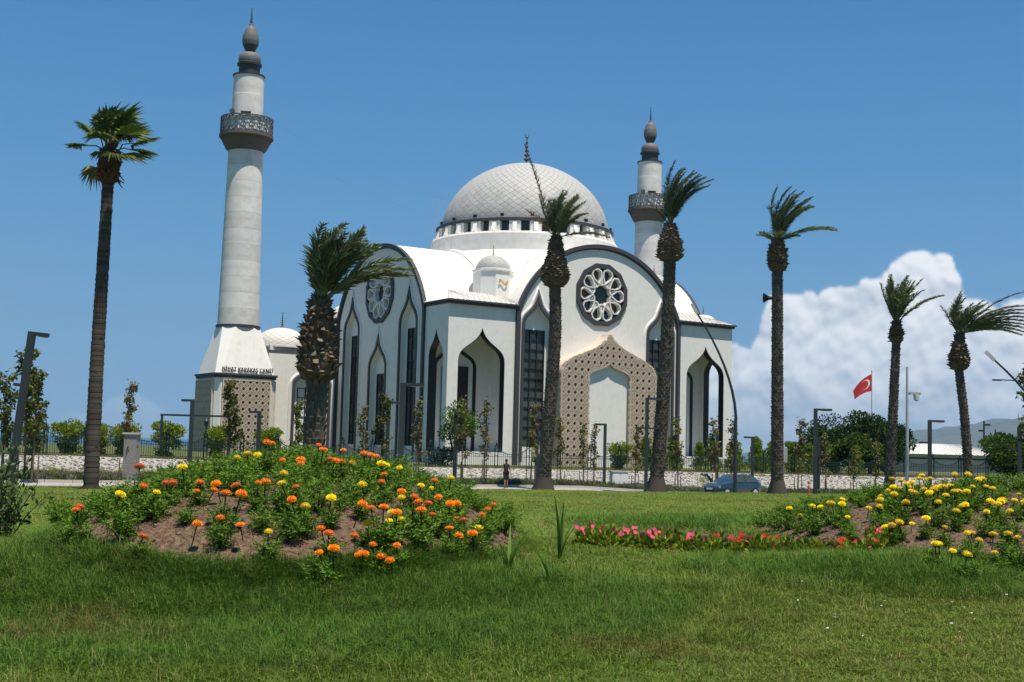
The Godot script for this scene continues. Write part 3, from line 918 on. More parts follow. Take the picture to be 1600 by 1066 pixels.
func build_mosque() -> void:
	var t := thing("mosque", "white mosque with a grey tiled dome, arched facades and round star windows", "mosque", Vector3(1.007, 0.9, -130.0), TURN)
	var ff := Transform3D(Basis(Vector3(1, 0, 0), UP, Vector3(0, 0, 1)), Vector3(0, 0, AF))
	var fl := Transform3D(Basis(Vector3(0, 0, 1), UP, Vector3(-1, 0, 0)), Vector3(-AS, 0, 0))
	var fr := Transform3D(Basis(Vector3(0, 0, -1), UP, Vector3(1, 0, 0)), Vector3(AS, 0, 0))
	var fb := Transform3D(Basis(Vector3(-1, 0, 0), UP, Vector3(0, 0, -1)), Vector3(0, 0, -AF))
	var tall := [[-7.05, 1.38, 0.3, 12.3, 14.6, 1.12, 1.7, 12.15, 3, 12], [7.05, 1.38, 0.3, 12.3, 14.6, 1.12, 1.7, 12.15, 3, 12]]
	facade(t, ff, AF - W, tall, true)
	var three := [[-6.0, 1.5, 0.3, 12.4, 15.2, 1.15, 1.5, 12.2, 3, 11], [6.1, 1.5, 0.3, 12.4, 15.2, 1.15, 1.5, 12.2, 3, 11], [0.0, 1.6, 0.3, 8.6, 11.2, 1.2, 1.5, 8.2, 3, 8]]
	facade(t, fl, AS - W, three, true)
	facade(t, fr, AS - W, [], true)
	facade(t, fb, AF - W, [], false)
	# inner walls behind the porches
	var iw := MB.new()
	for s in [-1.0, 1.0]:
		iw.box(Vector3(s * 12.75, 6.95, W - 0.15), Vector3(6.8, 13.9, 0.3))
		iw.box(Vector3(s * (W - 0.15), 6.95, 11.45), Vector3(0.3, 13.9, 4.2))
		iw.box(Vector3(s * 12.75, 7.0, -11.5), Vector3(6.75, 14.0, 4.2))
	part(t, "inner_wall", iw, M.white_stone)
	pier(t, -1.0)
	pier(t, 1.0)
	small_dome(t, Vector3(-13.6, 14.1, -11.5), 2.6, 2.0, "corner_dome")
	var rc := MB.new()
	rc.box(Vector3(-12.75, 14.1, -11.5), Vector3(7.1, 0.25, 4.6))
	part(t, "cornice", rc, M.dark_trim)
	# white stepped shoulders (pendentives) that carry the drum
	var pd := MB.new()
	var g := 28
	var hh := func(x, z): return ARC_H + sqrt(maxf(ARC_R * ARC_R + W * W - x * x - z * z, 0.0))
	for i in g:
		for j in g:
			var c := []
			for k in [[i, j], [i, j + 1], [i + 1, j + 1], [i + 1, j]]:
				var x: float = lerpf(-W, W, float(k[0]) / g)
				var z: float = lerpf(-W, W, float(k[1]) / g)
				c.append(Vector3(x, hh.call(x, z), z))
			pd.quad(c[0], c[3], c[2], c[1])
	part(t, "shoulder_roof", pd, M.roof_white)
	for k in 4:
		var rib := MB.new()
		rib.xf = Transform3D(Basis(UP, k * PI / 2), V0)
		var pts := []
		var rad := []
		for p in arch_outline(0.0):
			if p.y > 5.0:
				pts.append(Vector3(p.x, p.y + 0.04, W))
				rad.append(0.2)
		rib.tube(pts, rad, 8)
		part(t, "vault_rib", rib, M.roof_white)
	# drum
	var dr := MB.new()
	dr.lathe([Vector2(9.75, 18.6), Vector2(9.62, 20.4), Vector2(9.62, 21.95), Vector2(9.5, 22.15), Vector2(8.4, 22.2)], 96)
	part(t, "drum", dr, M.concrete_c)
	var gl := MB.new()
	gl.lathe([Vector2(8.35, 22.1), Vector2(8.35, 23.3)], 56)
	part(t, "drum_lining", gl, M.void_shade)
	var pm := MB.new()
	pm.box(Vector3(0, 22.72, 8.66), Vector3(1.12, 1.06, 0.72))
	pm.quad(Vector3(-0.2, 22.2, 9.42), Vector3(-0.2, 23.24, 9.03), Vector3(0.2, 23.24, 9.03), Vector3(0.2, 22.2, 9.42))
	pm.quad(Vector3(-0.2, 22.2, 9.0), Vector3(-0.2, 23.24, 9.0), Vector3(-0.2, 23.24, 9.03), Vector3(-0.2, 22.2, 9.42))
	pm.quad(Vector3(0.2, 22.2, 9.42), Vector3(0.2, 23.24, 9.03), Vector3(0.2, 23.24, 9.0), Vector3(0.2, 22.2, 9.0))
	var pmesh := pm.mesh()
	var gm := MB.new()
	gm.box(Vector3(0, 22.72, 8.45), Vector3(0.85, 1.0, 0.04))
	var gmesh := gm.mesh()
	for k in 28:
		part(t, "drum_pier", pmesh, M.white_stone, V0, TAU * k / 28)
		part(t, "drum_window", gmesh, [M.glass_blue, M.glass_green, M.glass_brown][k % 3], V0, TAU * (k + 0.5) / 28)
	var rg := MB.new()
	rg.lathe([Vector2(8.9, 23.2), Vector2(9.12, 23.24), Vector2(9.12, 23.5), Vector2(8.75, 23.62), Vector2(8.3, 23.66)], 96)
	part(t, "dome_ring", rg, M.dark_trim)
	# great dome with its rhombic tiles
	var prof := func(q): return Vector2(8.5 * pow(maxf(1.0 - pow(q, 1.85), 0.0), 0.52), 23.6 + 7.0 * q)
	var db := MB.new()
	var pl := []
	for i in 25:
		pl.append(prof.call(i / 24.0))
	db.lathe(pl, 72)
	var dome := part(t, "dome", db, M.tile_joint)
	var n := 58
	var rows := 25
	var ts := course_ts(rows)
	var rest := MB.new()
	var count := 0
	for i in range(-1, rows - 1):
		var rm := MB.new()
		rhomb(rm, prof, ts[maxi(i, 0)], ts[i + 1], ts[i + 2], PI / n, 0.0, 0.05, 0.03)
		var rmesh := rm.mesh()
		for j in n:
			var ac := TAU * (j + 0.5 * posmod(i, 2)) / n
			# the tiles that face the square in front are single pieces
			var off := absf(wrapf(ac + TURN - 0.1, -PI, PI))
			if i < 10 and i >= 0 and off < 1.5:
				part(dome, "tile", rmesh, M.tile_grey if (j * 7 + i * 3) % 5 < 3 else M.tile_grey_b, V0, ac)
				count += 1
			else:
				rhomb(rest, prof, ts[maxi(i, 0)], ts[i + 1], ts[i + 2], PI / n, ac, 0.05, 0.03)
	var ro := part(dome, "tile_covering", rest, M.tile_grey)
	ro.set_meta("kind", "stuff")
	var fin := MB.new()
	finial(fin, Vector3(0, 30.5, 0), 3.4, 0.3)
	part(dome, "finial", fin, M.bronze)
	for k in 9:
		var fl2 := MB.new()
		fl2.box(V0, Vector3(0.32, 0.26, 0.2))
		var a := -1.25 - TURN + k * 0.33
		part(t, "floodlight", fl2, M.plastic_black, Vector3(sin(a) * 8.85, 23.82, cos(a) * 8.85), a)
	# portal of pierced tan stone standing proud of the front
	var po := ogee(0, 5.42, 0.0, 8.3, 12.2)
	var pin := ogee(0, 2.33, 0.0, 8.15, 9.45)
	var fp := Transform3D(Basis(Vector3(1, 0, 0), UP, Vector3(0, 0, 1)), Vector3(0, 0, AF + 1.6))
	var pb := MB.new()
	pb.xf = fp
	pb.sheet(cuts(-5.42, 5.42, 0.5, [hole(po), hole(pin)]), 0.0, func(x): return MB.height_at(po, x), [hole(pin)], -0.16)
	var portal := part(t, "portal", pb, M.void_shade)  # solid backing sheet, shade of the screen holes put into its colour
	var ps := MB.new()
	ps.xf = fp
	ps.band(offset_line(po, -0.2), po, 0.02, -1.6)
	ps.band(pin, offset_line(pin, 0.16), 0.02, -0.34)
	part(portal, "portal_frame", ps, M.tan_stone)
	var lat := MB.new()
	lat.xf = fp
	screen_bars(lat, po, pin, 0.7, 0.064, -0.05, 0.14)
	part(portal, "pierced_screen", lat, M.tan_stone)
	var dp := MB.new()
	dp.xf = fp
	dp.sheet(cuts(-2.33, 2.33, 0.5, [hole(pin)]), 0.0, func(x): return MB.height_at(pin, x), [], -0.34)
	part(portal, "blank_panel", dp, M.white_stone)
	# side wing with a small dome beside the minaret
	var wg := MB.new()
	wg.box(Vector3(-19.9, 5.2, -13.4), Vector3(7.2, 10.4, 7.2))
	wg.box(Vector3(-19.9, 10.75, -13.4), Vector3(6.2, 0.7, 6.2))
	part(t, "wing_wall", wg, M.white_stone)
	var wc := MB.new()
	wc.box(Vector3(-19.9, 10.36, -13.4), Vector3(7.6, 0.34, 7.6))
	part(t, "cornice", wc, M.dark_trim)
	var fw := Transform3D(Basis(Vector3(1, 0, 0), UP, Vector3(0, 0, 1)), Vector3(0, 0, -9.8 + 0.6))
	var ww := MB.new()
	ww.xf = fw
	var wo := ogee(-18.9, 1.75, 0.3, 7.0, 8.8)
	ww.sheet(cuts(-23.5, -16.3, 1.0, [hole(wo)]), 0.0, func(_x): return 10.18, [hole(wo)], 0.0)
	ww.quad(Vector3(-23.5, 0, -0.6), Vector3(-23.5, 10.18, -0.6), Vector3(-23.5, 10.18, 0), Vector3(-23.5, 0, 0))
	ww.quad(Vector3(-23.5, 10.18, 0), Vector3(-23.5, 10.18, -0.6), Vector3(-16.3, 10.18, -0.6), Vector3(-16.3, 10.18, 0))
	part(t, "wing_front", ww, M.white_stone)
	niche_window(t, fw, -18.9, 1.75, 0.3, 7.0, 8.8, 1.25, 1.2, 6.9, 3, 6)
	small_dome(t, Vector3(-20.9, 11.1, -12.6), 2.75, 1.95, "wing_dome")
	# gilded emblem on the turret
	var em := MB.new()
	var eb := Transform3D(Basis(UP, 0.0), Vector3(-9.4, 16.4, 9.5 + 1.84))
	em.xf = eb
	for k in 9:
		var a := k * 0.7
		em.beam(Vector3(-0.42 + 0.1 * k, 0.22 * sin(a), 0), Vector3(-0.36 + 0.1 * k, 0.22 * sin(a + 1.3) + 0.12, 0.02), 0.12, 0.05, Vector3(0, 0, 1))
	part(t, "emblem", em, M.gold)

# ---------------------------------------------------------------- minarets
func minaret(at: Vector3, label: String, lettered: bool) -> void:
	var t := thing("minaret", label, "minaret", at, TURN, "pair of minarets")
	var s := 2.95
	var ch := 0.45
	var b := MB.new()
	var ring := func(k: float, y: float, c: float) -> Array:
		return [Vector3(-k + c, y, k), Vector3(k - c, y, k), Vector3(k, y, k - c), Vector3(k, y, -k + c), Vector3(k - c, y, -k), Vector3(-k + c, y, -k), Vector3(-k, y, -k + c), Vector3(-k, y, k - c)]
	var prism := func(mb: MB, lo: Array, hi: Array) -> void:
		for i in 8:
			var j := (i + 1) % 8
			mb.quad(lo[i], hi[i], hi[j], lo[j])
	prism.call(b, ring.call(s, 0.0, ch), ring.call(s, 7.4, ch))
	part(t, "base", b, M.white_stone)
	var c := MB.new()
	prism.call(c, ring.call(s + 0.12, 7.35, ch), ring.call(s + 0.12, 7.6, ch))
	prism.call(c, ring.call(s + 0.22, 7.6, ch), ring.call(s + 0.22, 7.78, ch))
	prism.call(c, ring.call(s + 0.02, 7.35, ch), ring.call(s + 0.12, 7.35, ch))
	prism.call(c, ring.call(s + 0.22, 7.78, ch), ring.call(s - 0.1, 7.8, ch))
	part(t, "cornice", c, M.dark_trim)
	var py := MB.new()
	prism.call(py, ring.call(s - 0.02, 7.78, ch), ring.call(1.86, 12.35, 0.95))
	part(t, "pyramid", py, M.roof_white)
	for k in 4:
		var f := Transform3D(Basis(UP, k * PI / 2), V0) * Transform3D(Basis.IDENTITY, Vector3(0, 0, s + 0.02))
		var shade_back := MB.new()
		shade_back.xf = f
		shade_back.quad(Vector3(-2.25, 0.3, 0.02), Vector3(-2.25, 7.1, 0.02), Vector3(2.25, 7.1, 0.02), Vector3(2.25, 0.3, 0.02))
		var pn := part(t, "screen_panel", shade_back, M.void_shade)  # solid sheet behind the bars, coloured dark for the shade in the holes
		var o := PackedVector2Array([Vector2(-2.25, 0.3), Vector2(-2.25, 7.1), Vector2(2.25, 7.1), Vector2(2.25, 0.3), Vector2(-2.25, 0.3)])
		var lat := MB.new()
		lat.xf = f
		screen_bars(lat, o, PackedVector2Array(), 0.64, 0.06, 0.10, 0.13)
		lat.band(o, offset_line(o, 0.12), 0.18, 0.0)
		part(pn, "pierced_screen", lat, M.tan_stone)
	var rg := MB.new()
	rg.lathe([Vector2(1.9, 12.25), Vector2(2.12, 12.3), Vector2(2.12, 12.5), Vector2(1.95, 12.55)], 40)
	part(t, "shaft_ring", rg, M.dark_trim)
	var y := 12.5
	var names := ["concrete_a", "concrete_c", "concrete_b", "concrete_a", "concrete_b", "concrete_c"]
	for i in 11:
		var y2 := y + (29.5 - 12.5) / 11
		var r0 := lerpf(1.98, 1.66, (y - 12.5) / 17.0)
		var r1 := lerpf(1.98, 1.66, (y2 - 12.5) / 17.0)
		var m := MB.new()
		m.lathe([Vector2(r0 - 0.02, y), Vector2(r0, y + 0.02), Vector2(r1, y2 - 0.02), Vector2(r1 - 0.02, y2)], 48)
		part(t, "shaft_course", m, M[names[(i * 5 + 2) % 6]])
		y = y2
	# stalactite corbel under the gallery
	var q := MB.new()
	q.lathe([Vector2(1.7, 29.45), Vector2(1.95, 29.7), Vector2(2.2, 30.2), Vector2(2.4, 30.75), Vector2(2.5, 30.8)], 48)
	for tier in 4:
		var nn := 28
		for k in nn:
			var a := TAU * (k + 0.5 * (tier % 2)) / nn
			var rr := [1.78, 2.0, 2.2, 2.38][tier] as float
			var yy := 29.55 + tier * 0.34
			var e := Vector3(sin(a), 0, cos(a))
			var sd := Vector3(cos(a), 0, -sin(a)) * (rr * PI / nn * 0.86)
			var top := e * (rr + 0.2) + UP * (yy + 0.34)
			q.quad(e * rr + UP * yy, top - sd, top, top + sd)
			q.tri(e * rr + UP * yy, top - sd, e * (rr - 0.05) - sd + UP * (yy + 0.3))
			q.tri(e * rr + UP * yy, e * (rr - 0.05) + sd + UP * (yy + 0.3), top + sd)
	part(t, "corbel", q, M.muqarnas)
	var g := MB.new()
	g.lathe([Vector2(2.45, 30.78), Vector2(2.6, 30.8), Vector2(2.6, 31.02), Vector2(2.5, 31.06), Vector2(1.4, 31.06)], 48)
	var gal := part(t, "gallery", g, M.muqarnas)
	var wl := MB.new()
	wl.lathe([Vector2(2.40, 31.05), Vector2(2.40, 32.62)], 48)
	part(gal, "parapet_lining", wl, M.painted_white)
	var pm := MB.new()
	var cell := TAU / 20
	var at_c := func(u: float, h: float) -> Vector3: return Vector3(sin(u) * 2.5, h, cos(u) * 2.5)
	for e in [[-0.5, 31.06, -0.5, 32.66], [-0.5, 31.86, -0.22, 31.86], [0.22, 31.86, 0.5, 31.86], [0, 31.06, 0, 31.5], [0, 32.22, 0, 32.66], [-0.5, 31.3, -0.2, 31.62], [0.5, 31.3, 0.2, 31.62], [-0.5, 32.42, -0.2, 32.1], [0.5, 32.42, 0.2, 32.1], [-0.5, 31.3, 0, 31.12], [0.5, 31.3, 0, 31.12], [-0.5, 32.42, 0, 32.6], [0.5, 32.42, 0, 32.6]]:
		pm.beam(at_c.call(e[0] * cell, e[1]), at_c.call(e[2] * cell, e[3]), 0.042, 0.06, Vector3(0, 0, 1))
	for k in 8:
		var a0 := k * PI / 4
		pm.beam(at_c.call(sin(a0) * 0.24 * cell, 31.86 + cos(a0) * 0.36), at_c.call(sin(a0 + PI / 4) * 0.24 * cell, 31.86 + cos(a0 + PI / 4) * 0.36), 0.042, 0.06, Vector3(0, 0, 1))
	pm.beam(at_c.call(-0.5 * cell, 32.68), at_c.call(0.5 * cell, 32.68), 0.1, 0.1)
	pm.beam(at_c.call(-0.5 * cell, 31.1), at_c.call(0.5 * cell, 31.1), 0.08, 0.08)
	var pmesh := pm.mesh()
	for k in 20:
		part(gal, "railing_panel", pmesh, M.railing, V0, k * cell)
	var u := MB.new()
	u.lathe([Vector2(1.52, 31.0), Vector2(1.52, 33.0), Vector2(1.5, 33.02), Vector2(1.49, 35.0), Vector2(1.47, 35.02), Vector2(1.47, 36.9)], 40)
	part(t, "upper_shaft", u, M.concrete_a)
	var dd := MB.new()
	dd.box(Vector3(0, 0, 0), Vector3(0.95, 0.9, 0.12))
	var da := -0.45
	part(t, "gallery_door", dd, M.plastic_black, Vector3(sin(da) * 1.5, 32.7, cos(da) * 1.5), da)
	var hn := MB.new()
	hn.lathe([Vector2(0.0, 0.0), Vector2(0.1, 0.0), Vector2(0.34, 0.42)], 12)
	var ho := part(t, "loudspeaker", hn, M.steel_pale, Vector3(sin(-1.0) * 2.0, 32.9, cos(-1.0) * 2.0))
	ho.rotation = Vector3(PI / 2, -1.0, 0)
	var cp := MB.new()
	cp.lathe([Vector2(1.47, 36.88), Vector2(1.56, 36.92), Vector2(1.56, 37.02), Vector2(1.02, 37.06), Vector2(1.02, 37.95), Vector2(1.18, 38.0), Vector2(1.2, 38.2), Vector2(1.0, 38.32)], 36)
	part(t, "cap_drum", cp, M.lead)
	var prof1 := func(k): return Vector2(1.0 * sqrt(maxf(1.0 - k * k, 0.0)) + 0.34 * k, 38.25 + 1.1 * k)
	var p2 := [Vector2(0.36, 39.3), Vector2(0.52, 39.6), Vector2(0.72, 40.1), Vector2(0.79, 40.55), Vector2(0.74, 41.05), Vector2(0.56, 41.6), Vector2(0.3, 41.98), Vector2(0.08, 42.12)]
	var bd := MB.new()
	var l1 := []
	for i in 9: l1.append(prof1.call(i / 8.0))
	bd.lathe(l1, 28)
	bd.lathe(p2, 28)
	var bulb := part(t, "cap_bulb", bd, M.lead)
	var sc := tiled_dome(t, prof1, 22, 8, 0.06, 0.03)
	var prof2 := func(k):
		var x: float = k * 6.0
		var i := mini(int(x), 5)
		return (p2[i + 1] as Vector2).lerp(p2[mini(i + 2, 7)], x - i)
	var ts := course_ts(18)
	for i in range(2, 17):
		for j in 20:
			rhomb(sc, prof2, ts[i], ts[i + 1], ts[mini(i + 2, 18)], PI / 20, TAU * (j + 0.5 * (i % 2)) / 20, 0.08, 0.03)
	var sp := part(bulb, "scale_covering", sc, M.lead_light)
	sp.set_meta("kind", "stuff")
	var fi := MB.new()
	finial(fi, Vector3(0, 42.1, 0), 1.85, 0.17)
	part(t, "finial", fi, M.lead)
	if lettered:
		var font := SystemFont.new()
		font.font_names = PackedStringArray(["Droid Sans"])
		font.font_weight = 700
		var tm := TextMesh.new()
		tm.font = font
		tm.text = "NİHAT KARAKAŞ CAMİİ"
		tm.font_size = 64
		tm.pixel_size = 0.0078
		tm.depth = 0.06
		tm.curve_step = 1.0
		var tx := part(t, "lettering", tm, M.plastic_black, Vector3(0.05, 8.16, s + 0.02))
		var wid := tm.get_aabb().size.x
		tx.scale = Vector3(5.0 / maxf(wid, 0.1), 1.0, 1)

# ---------------------------------------------------------------- plants
func vary(c: Color, amount: float) -> Color:
	var k := 1.0 + rng.randf_range(-amount, amount)
	return Color(c.r * k * (1.0 + rng.randf_range(-amount, amount) * 0.4), c.g * k, c.b * k)

func rand_dir() -> Vector3:
	var z := rng.randf_range(-1, 1)
	var a := rng.randf() * TAU
	var r := sqrt(1 - z * z)
	return Vector3(r * cos(a), z, r * sin(a))

func leaf(b: MB, p: Vector3, dirn: Vector3, l: float, w: float) -> void:
	var s := dirn.cross(rand_dir()).normalized() * w * 0.5
	var m := p + dirn * l * 0.5
	b.tri(p, m + s, p + dirn * l)
	b.tri(p, p + dirn * l, m - s)

# leaves through the outer part of a lumpy crown
func crown(b: MB, at: Vector3, r: Vector3, count: int, size: float, cols: Array, lumps: int, up := 0.3) -> void:
	var ls := []
	for i in lumps:
		var d := rand_dir()
		ls.append([at + d * r * rng.randf_range(0.35, 0.75), r * rng.randf_range(0.35, 0.55)])
	for i in count:
		var l: Array = ls[i % lumps]
		var d := rand_dir()
		var p: Vector3 = l[0] + d * l[1] * pow(rng.randf(), 0.3)
		b.col = vary(cols[rng.randi() % cols.size()], 0.25)
		leaf(b, p, (d + rand_dir() * 0.8 + UP * up).normalized(), size * rng.randf_range(0.7, 1.3), size * 0.6)
	b.col = Color(1, 1, 1)

func bark_tube(b: MB, pts: Array, rad: Array, sides: int, c: Color) -> void:
	b.col = c
	b.tube(pts, rad, sides)
	b.col = Color(1, 1, 1)

# young street tree tied to a stake: thin stem, sparse twigs, leaves
func sapling_meshes(h: float, leaves: int, cols: Array, spread: float, sd: int) -> Array:
	rng.seed = sd
	var w := MB.new()
	var l := MB.new()
	var top := Vector3(rng.randf_range(-0.12, 0.12), h, rng.randf_range(-0.12, 0.12))
	var stem := [V0, Vector3(0.03, h * 0.3, 0.02), top * 0.65 + Vector3(0.03, 0, -0.03), top]
	bark_tube(w, stem, [0.055, 0.045, 0.03, 0.012], 7, Color(0.13, 0.095, 0.065))
	var nb := 13
	for i in nb:
		var y := h * lerpf(0.30, 0.95, (i + rng.randf()) / nb)
		var a := rng.randf() * TAU
		var k := spread * (1.1 - 0.6 * y / h) * rng.randf_range(0.6, 1.1)
		var p := Vector3(0.02, y, 0)
		p = p.lerp(Vector3(top.x, y, top.z), clampf(y / h, 0, 1))
		var q := p + Vector3(cos(a) * k, k * rng.randf_range(0.7, 1.5), sin(a) * k)
		bark_tube(w, [p, (p + q) / 2 + Vector3(cos(a), 0, sin(a)) * 0.06, q], [0.018, 0.012, 0.005], 5, Color(0.12, 0.09, 0.06))
		for j in leaves / nb:
			var t := rng.randf_range(0.25, 1.08)
			l.col = vary(cols[rng.randi() % cols.size()], 0.3)
			var d := (rand_dir() + Vector3(0.5, -0.1, 0)).normalized()
			leaf(l, p.lerp(q, t) + rand_dir() * 0.16, d, rng.randf_range(0.13, 0.24), 0.14)
	for j in leaves / 5:
		l.col = vary(cols[rng.randi() % cols.size()], 0.3)
		leaf(l, Vector3(top.x, h * rng.randf_range(0.5, 1.02), top.z) + rand_dir() * 0.2, rand_dir(), rng.randf_range(0.10, 0.18), 0.10)
	l.col = Color(1, 1, 1)
	var st := MB.new()
	st.tube([Vector3(0.28, 0, 0.1), Vector3(0.27, 1.35, 0.1)], [0.035, 0.03], 6)
	st.tube([Vector3(-0.25, 0, -0.1), Vector3(-0.25, 1.2, -0.1)], [0.035, 0.03], 6)
	return [w.mesh(), l.mesh(), st.mesh()]

func build_saplings() -> void:
	var green := [Color(0.10, 0.13, 0.03), Color(0.14, 0.16, 0.04), Color(0.07, 0.10, 0.025), Color(0.16, 0.12, 0.05)]
	var dry := [Color(0.15, 0.175, 0.05), Color(0.19, 0.15, 0.06), Color(0.12, 0.155, 0.045), Color(0.21, 0.135, 0.07)]
	var kinds := [sapling_meshes(5.4, 620, green, 0.62, 11), sapling_meshes(5.2, 420, dry, 0.5, 12), sapling_meshes(4.6, 260, dry, 0.42, 13), sapling_meshes(5.6, 900, green, 0.75, 14)]
	var spots := [[-23.6, 60, 5.0, 3], [-21.8, 58, 6.0, 3], [-21.1, 57, 5.0, 0], [-18.5, 62, 4.9, 1], [-15.2, 70, 5.5, 3], [-13.15, 80, 4.9, 0], [-9.45, 83, 4.8, 2], [-8.35, 84, 5.7, 0], [-6.05, 84, 5.4, 1], [-3.05, 84, 5.6, 1], [-1.6, 85, 5.6, 2], [1.45, 84, 5.4, 1], [3.5, 86, 4.7, 1], [5.0, 86, 4.3, 2], [5.75, 86.5, 4.3, 2], [8.65, 88, 4.4, 1], [12.0, 91.0, 5.3, 1], [15.0, 93.0, 5.4, 1], [16.3, 94, 5.4, 2], [21.6, 96, 5.6, 1], [23.2, 94, 4.6, 1], [25.5, 95, 3.8, 2], [27.4, 96, 4.1, 2], [24.3, 60, 7.0, 0]]
	var where := ["full-leaved young tree just beyond the leaning lamp", "tall full-leaved young tree behind the leaning lamp", "slender sparse young tree next to the tall full-leaved one behind the leaning lamp", "slender browning young tree beside the stone gate pillar", "full-leaved young tree before the pierced screen of the lettered minaret", "slender green young tree before the arched wing window behind the stout palm", "thin nearly bare sapling before the small middle window of the shaded facade", "slender green young tree before the shaded facade beside the tall thick lamp", "slender browning young tree at the shaded side of the corner porch", "slender browning young tree in front of the ball-headed tree", "thin dry sapling before the open corner porch", "slender browning young tree between the corner porch and the portal", "slender browning young tree before the pierced portal screen", "thin nearly bare sapling before the blank portal panel", "thin dry sapling beside the lamp at the blank portal panel", "slender browning young tree beside the three-armed lamp at the portal", "slender browning young tree before the open porch beyond the portal", "slender browning young tree behind the tall curved street light", "thin dry sapling close beside the tall curved street light", "slender browning young tree behind the two-armed lamp near the red bollard", "slender browning young tree before the broad dark trees", "thin dry sapling between the flagpole and a slim palm", "thin nearly bare sapling beside the camera mast", "tall leafy young tree beside the curved street light with the side arm"]
	var at := 0
	for s in spots:
		var k: Array = kinds[s[3]]
		var t := thing("young_tree", where[at], "tree", on_ground(s[0], s[1], -0.03), rng.randf() * TAU, "young street trees along the road")
		at += 1
		var sc: float = s[2] / [5.4, 5.2, 4.6, 5.6][s[3]]
		t.scale = Vector3(sc, sc, sc)
		part(t, "trunk", k[0], M.bark)
		part(t, "crown", k[1], M.leaf)
		part(t, "stake", k[2], M.stick)

func shrub_meshes(sd: int, w: float, h: float, kind: int) -> Array:
	rng.seed = sd
	var gold := [Color(0.27, 0.31, 0.025), Color(0.20, 0.26, 0.025), Color(0.13, 0.19, 0.022)]
	var dark := [Color(0.15, 0.20, 0.025), Color(0.11, 0.165, 0.022), Color(0.19, 0.24, 0.025)]  # lower tiers: less new growth, and their shade put into the colour
	var up := MB.new()
	var low := MB.new()
	if kind == 0:      # cushion on a short stem over a skirt with its shade in the colour
		crown(up, Vector3(0, h * 0.68, 0), Vector3(w * 0.55, h * 0.30, w * 0.55), 2600, 0.12, gold, 14, 0.6)
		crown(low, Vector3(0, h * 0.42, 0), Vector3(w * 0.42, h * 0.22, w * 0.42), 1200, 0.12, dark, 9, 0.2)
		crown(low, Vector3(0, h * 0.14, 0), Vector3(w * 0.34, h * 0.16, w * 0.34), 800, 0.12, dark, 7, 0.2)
	else:              # cone, lowest tiers in the shade-darkened palette
		for i in 6:
			var y := h * (0.16 + 0.135 * i)
			var r := w * 0.5 * (1.0 - 0.13 * i) * rng.randf_range(0.9, 1.1)
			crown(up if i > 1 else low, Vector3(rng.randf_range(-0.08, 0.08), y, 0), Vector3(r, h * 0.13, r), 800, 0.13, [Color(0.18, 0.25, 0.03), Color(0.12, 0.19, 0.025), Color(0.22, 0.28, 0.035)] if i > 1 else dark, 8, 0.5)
	var st := MB.new()
	bark_tube(st, [V0, Vector3(0, h * 0.6, 0)], [0.07, 0.04], 7, Color(0.09, 0.065, 0.045))
	return [up.mesh(), low.mesh(), st.mesh()]

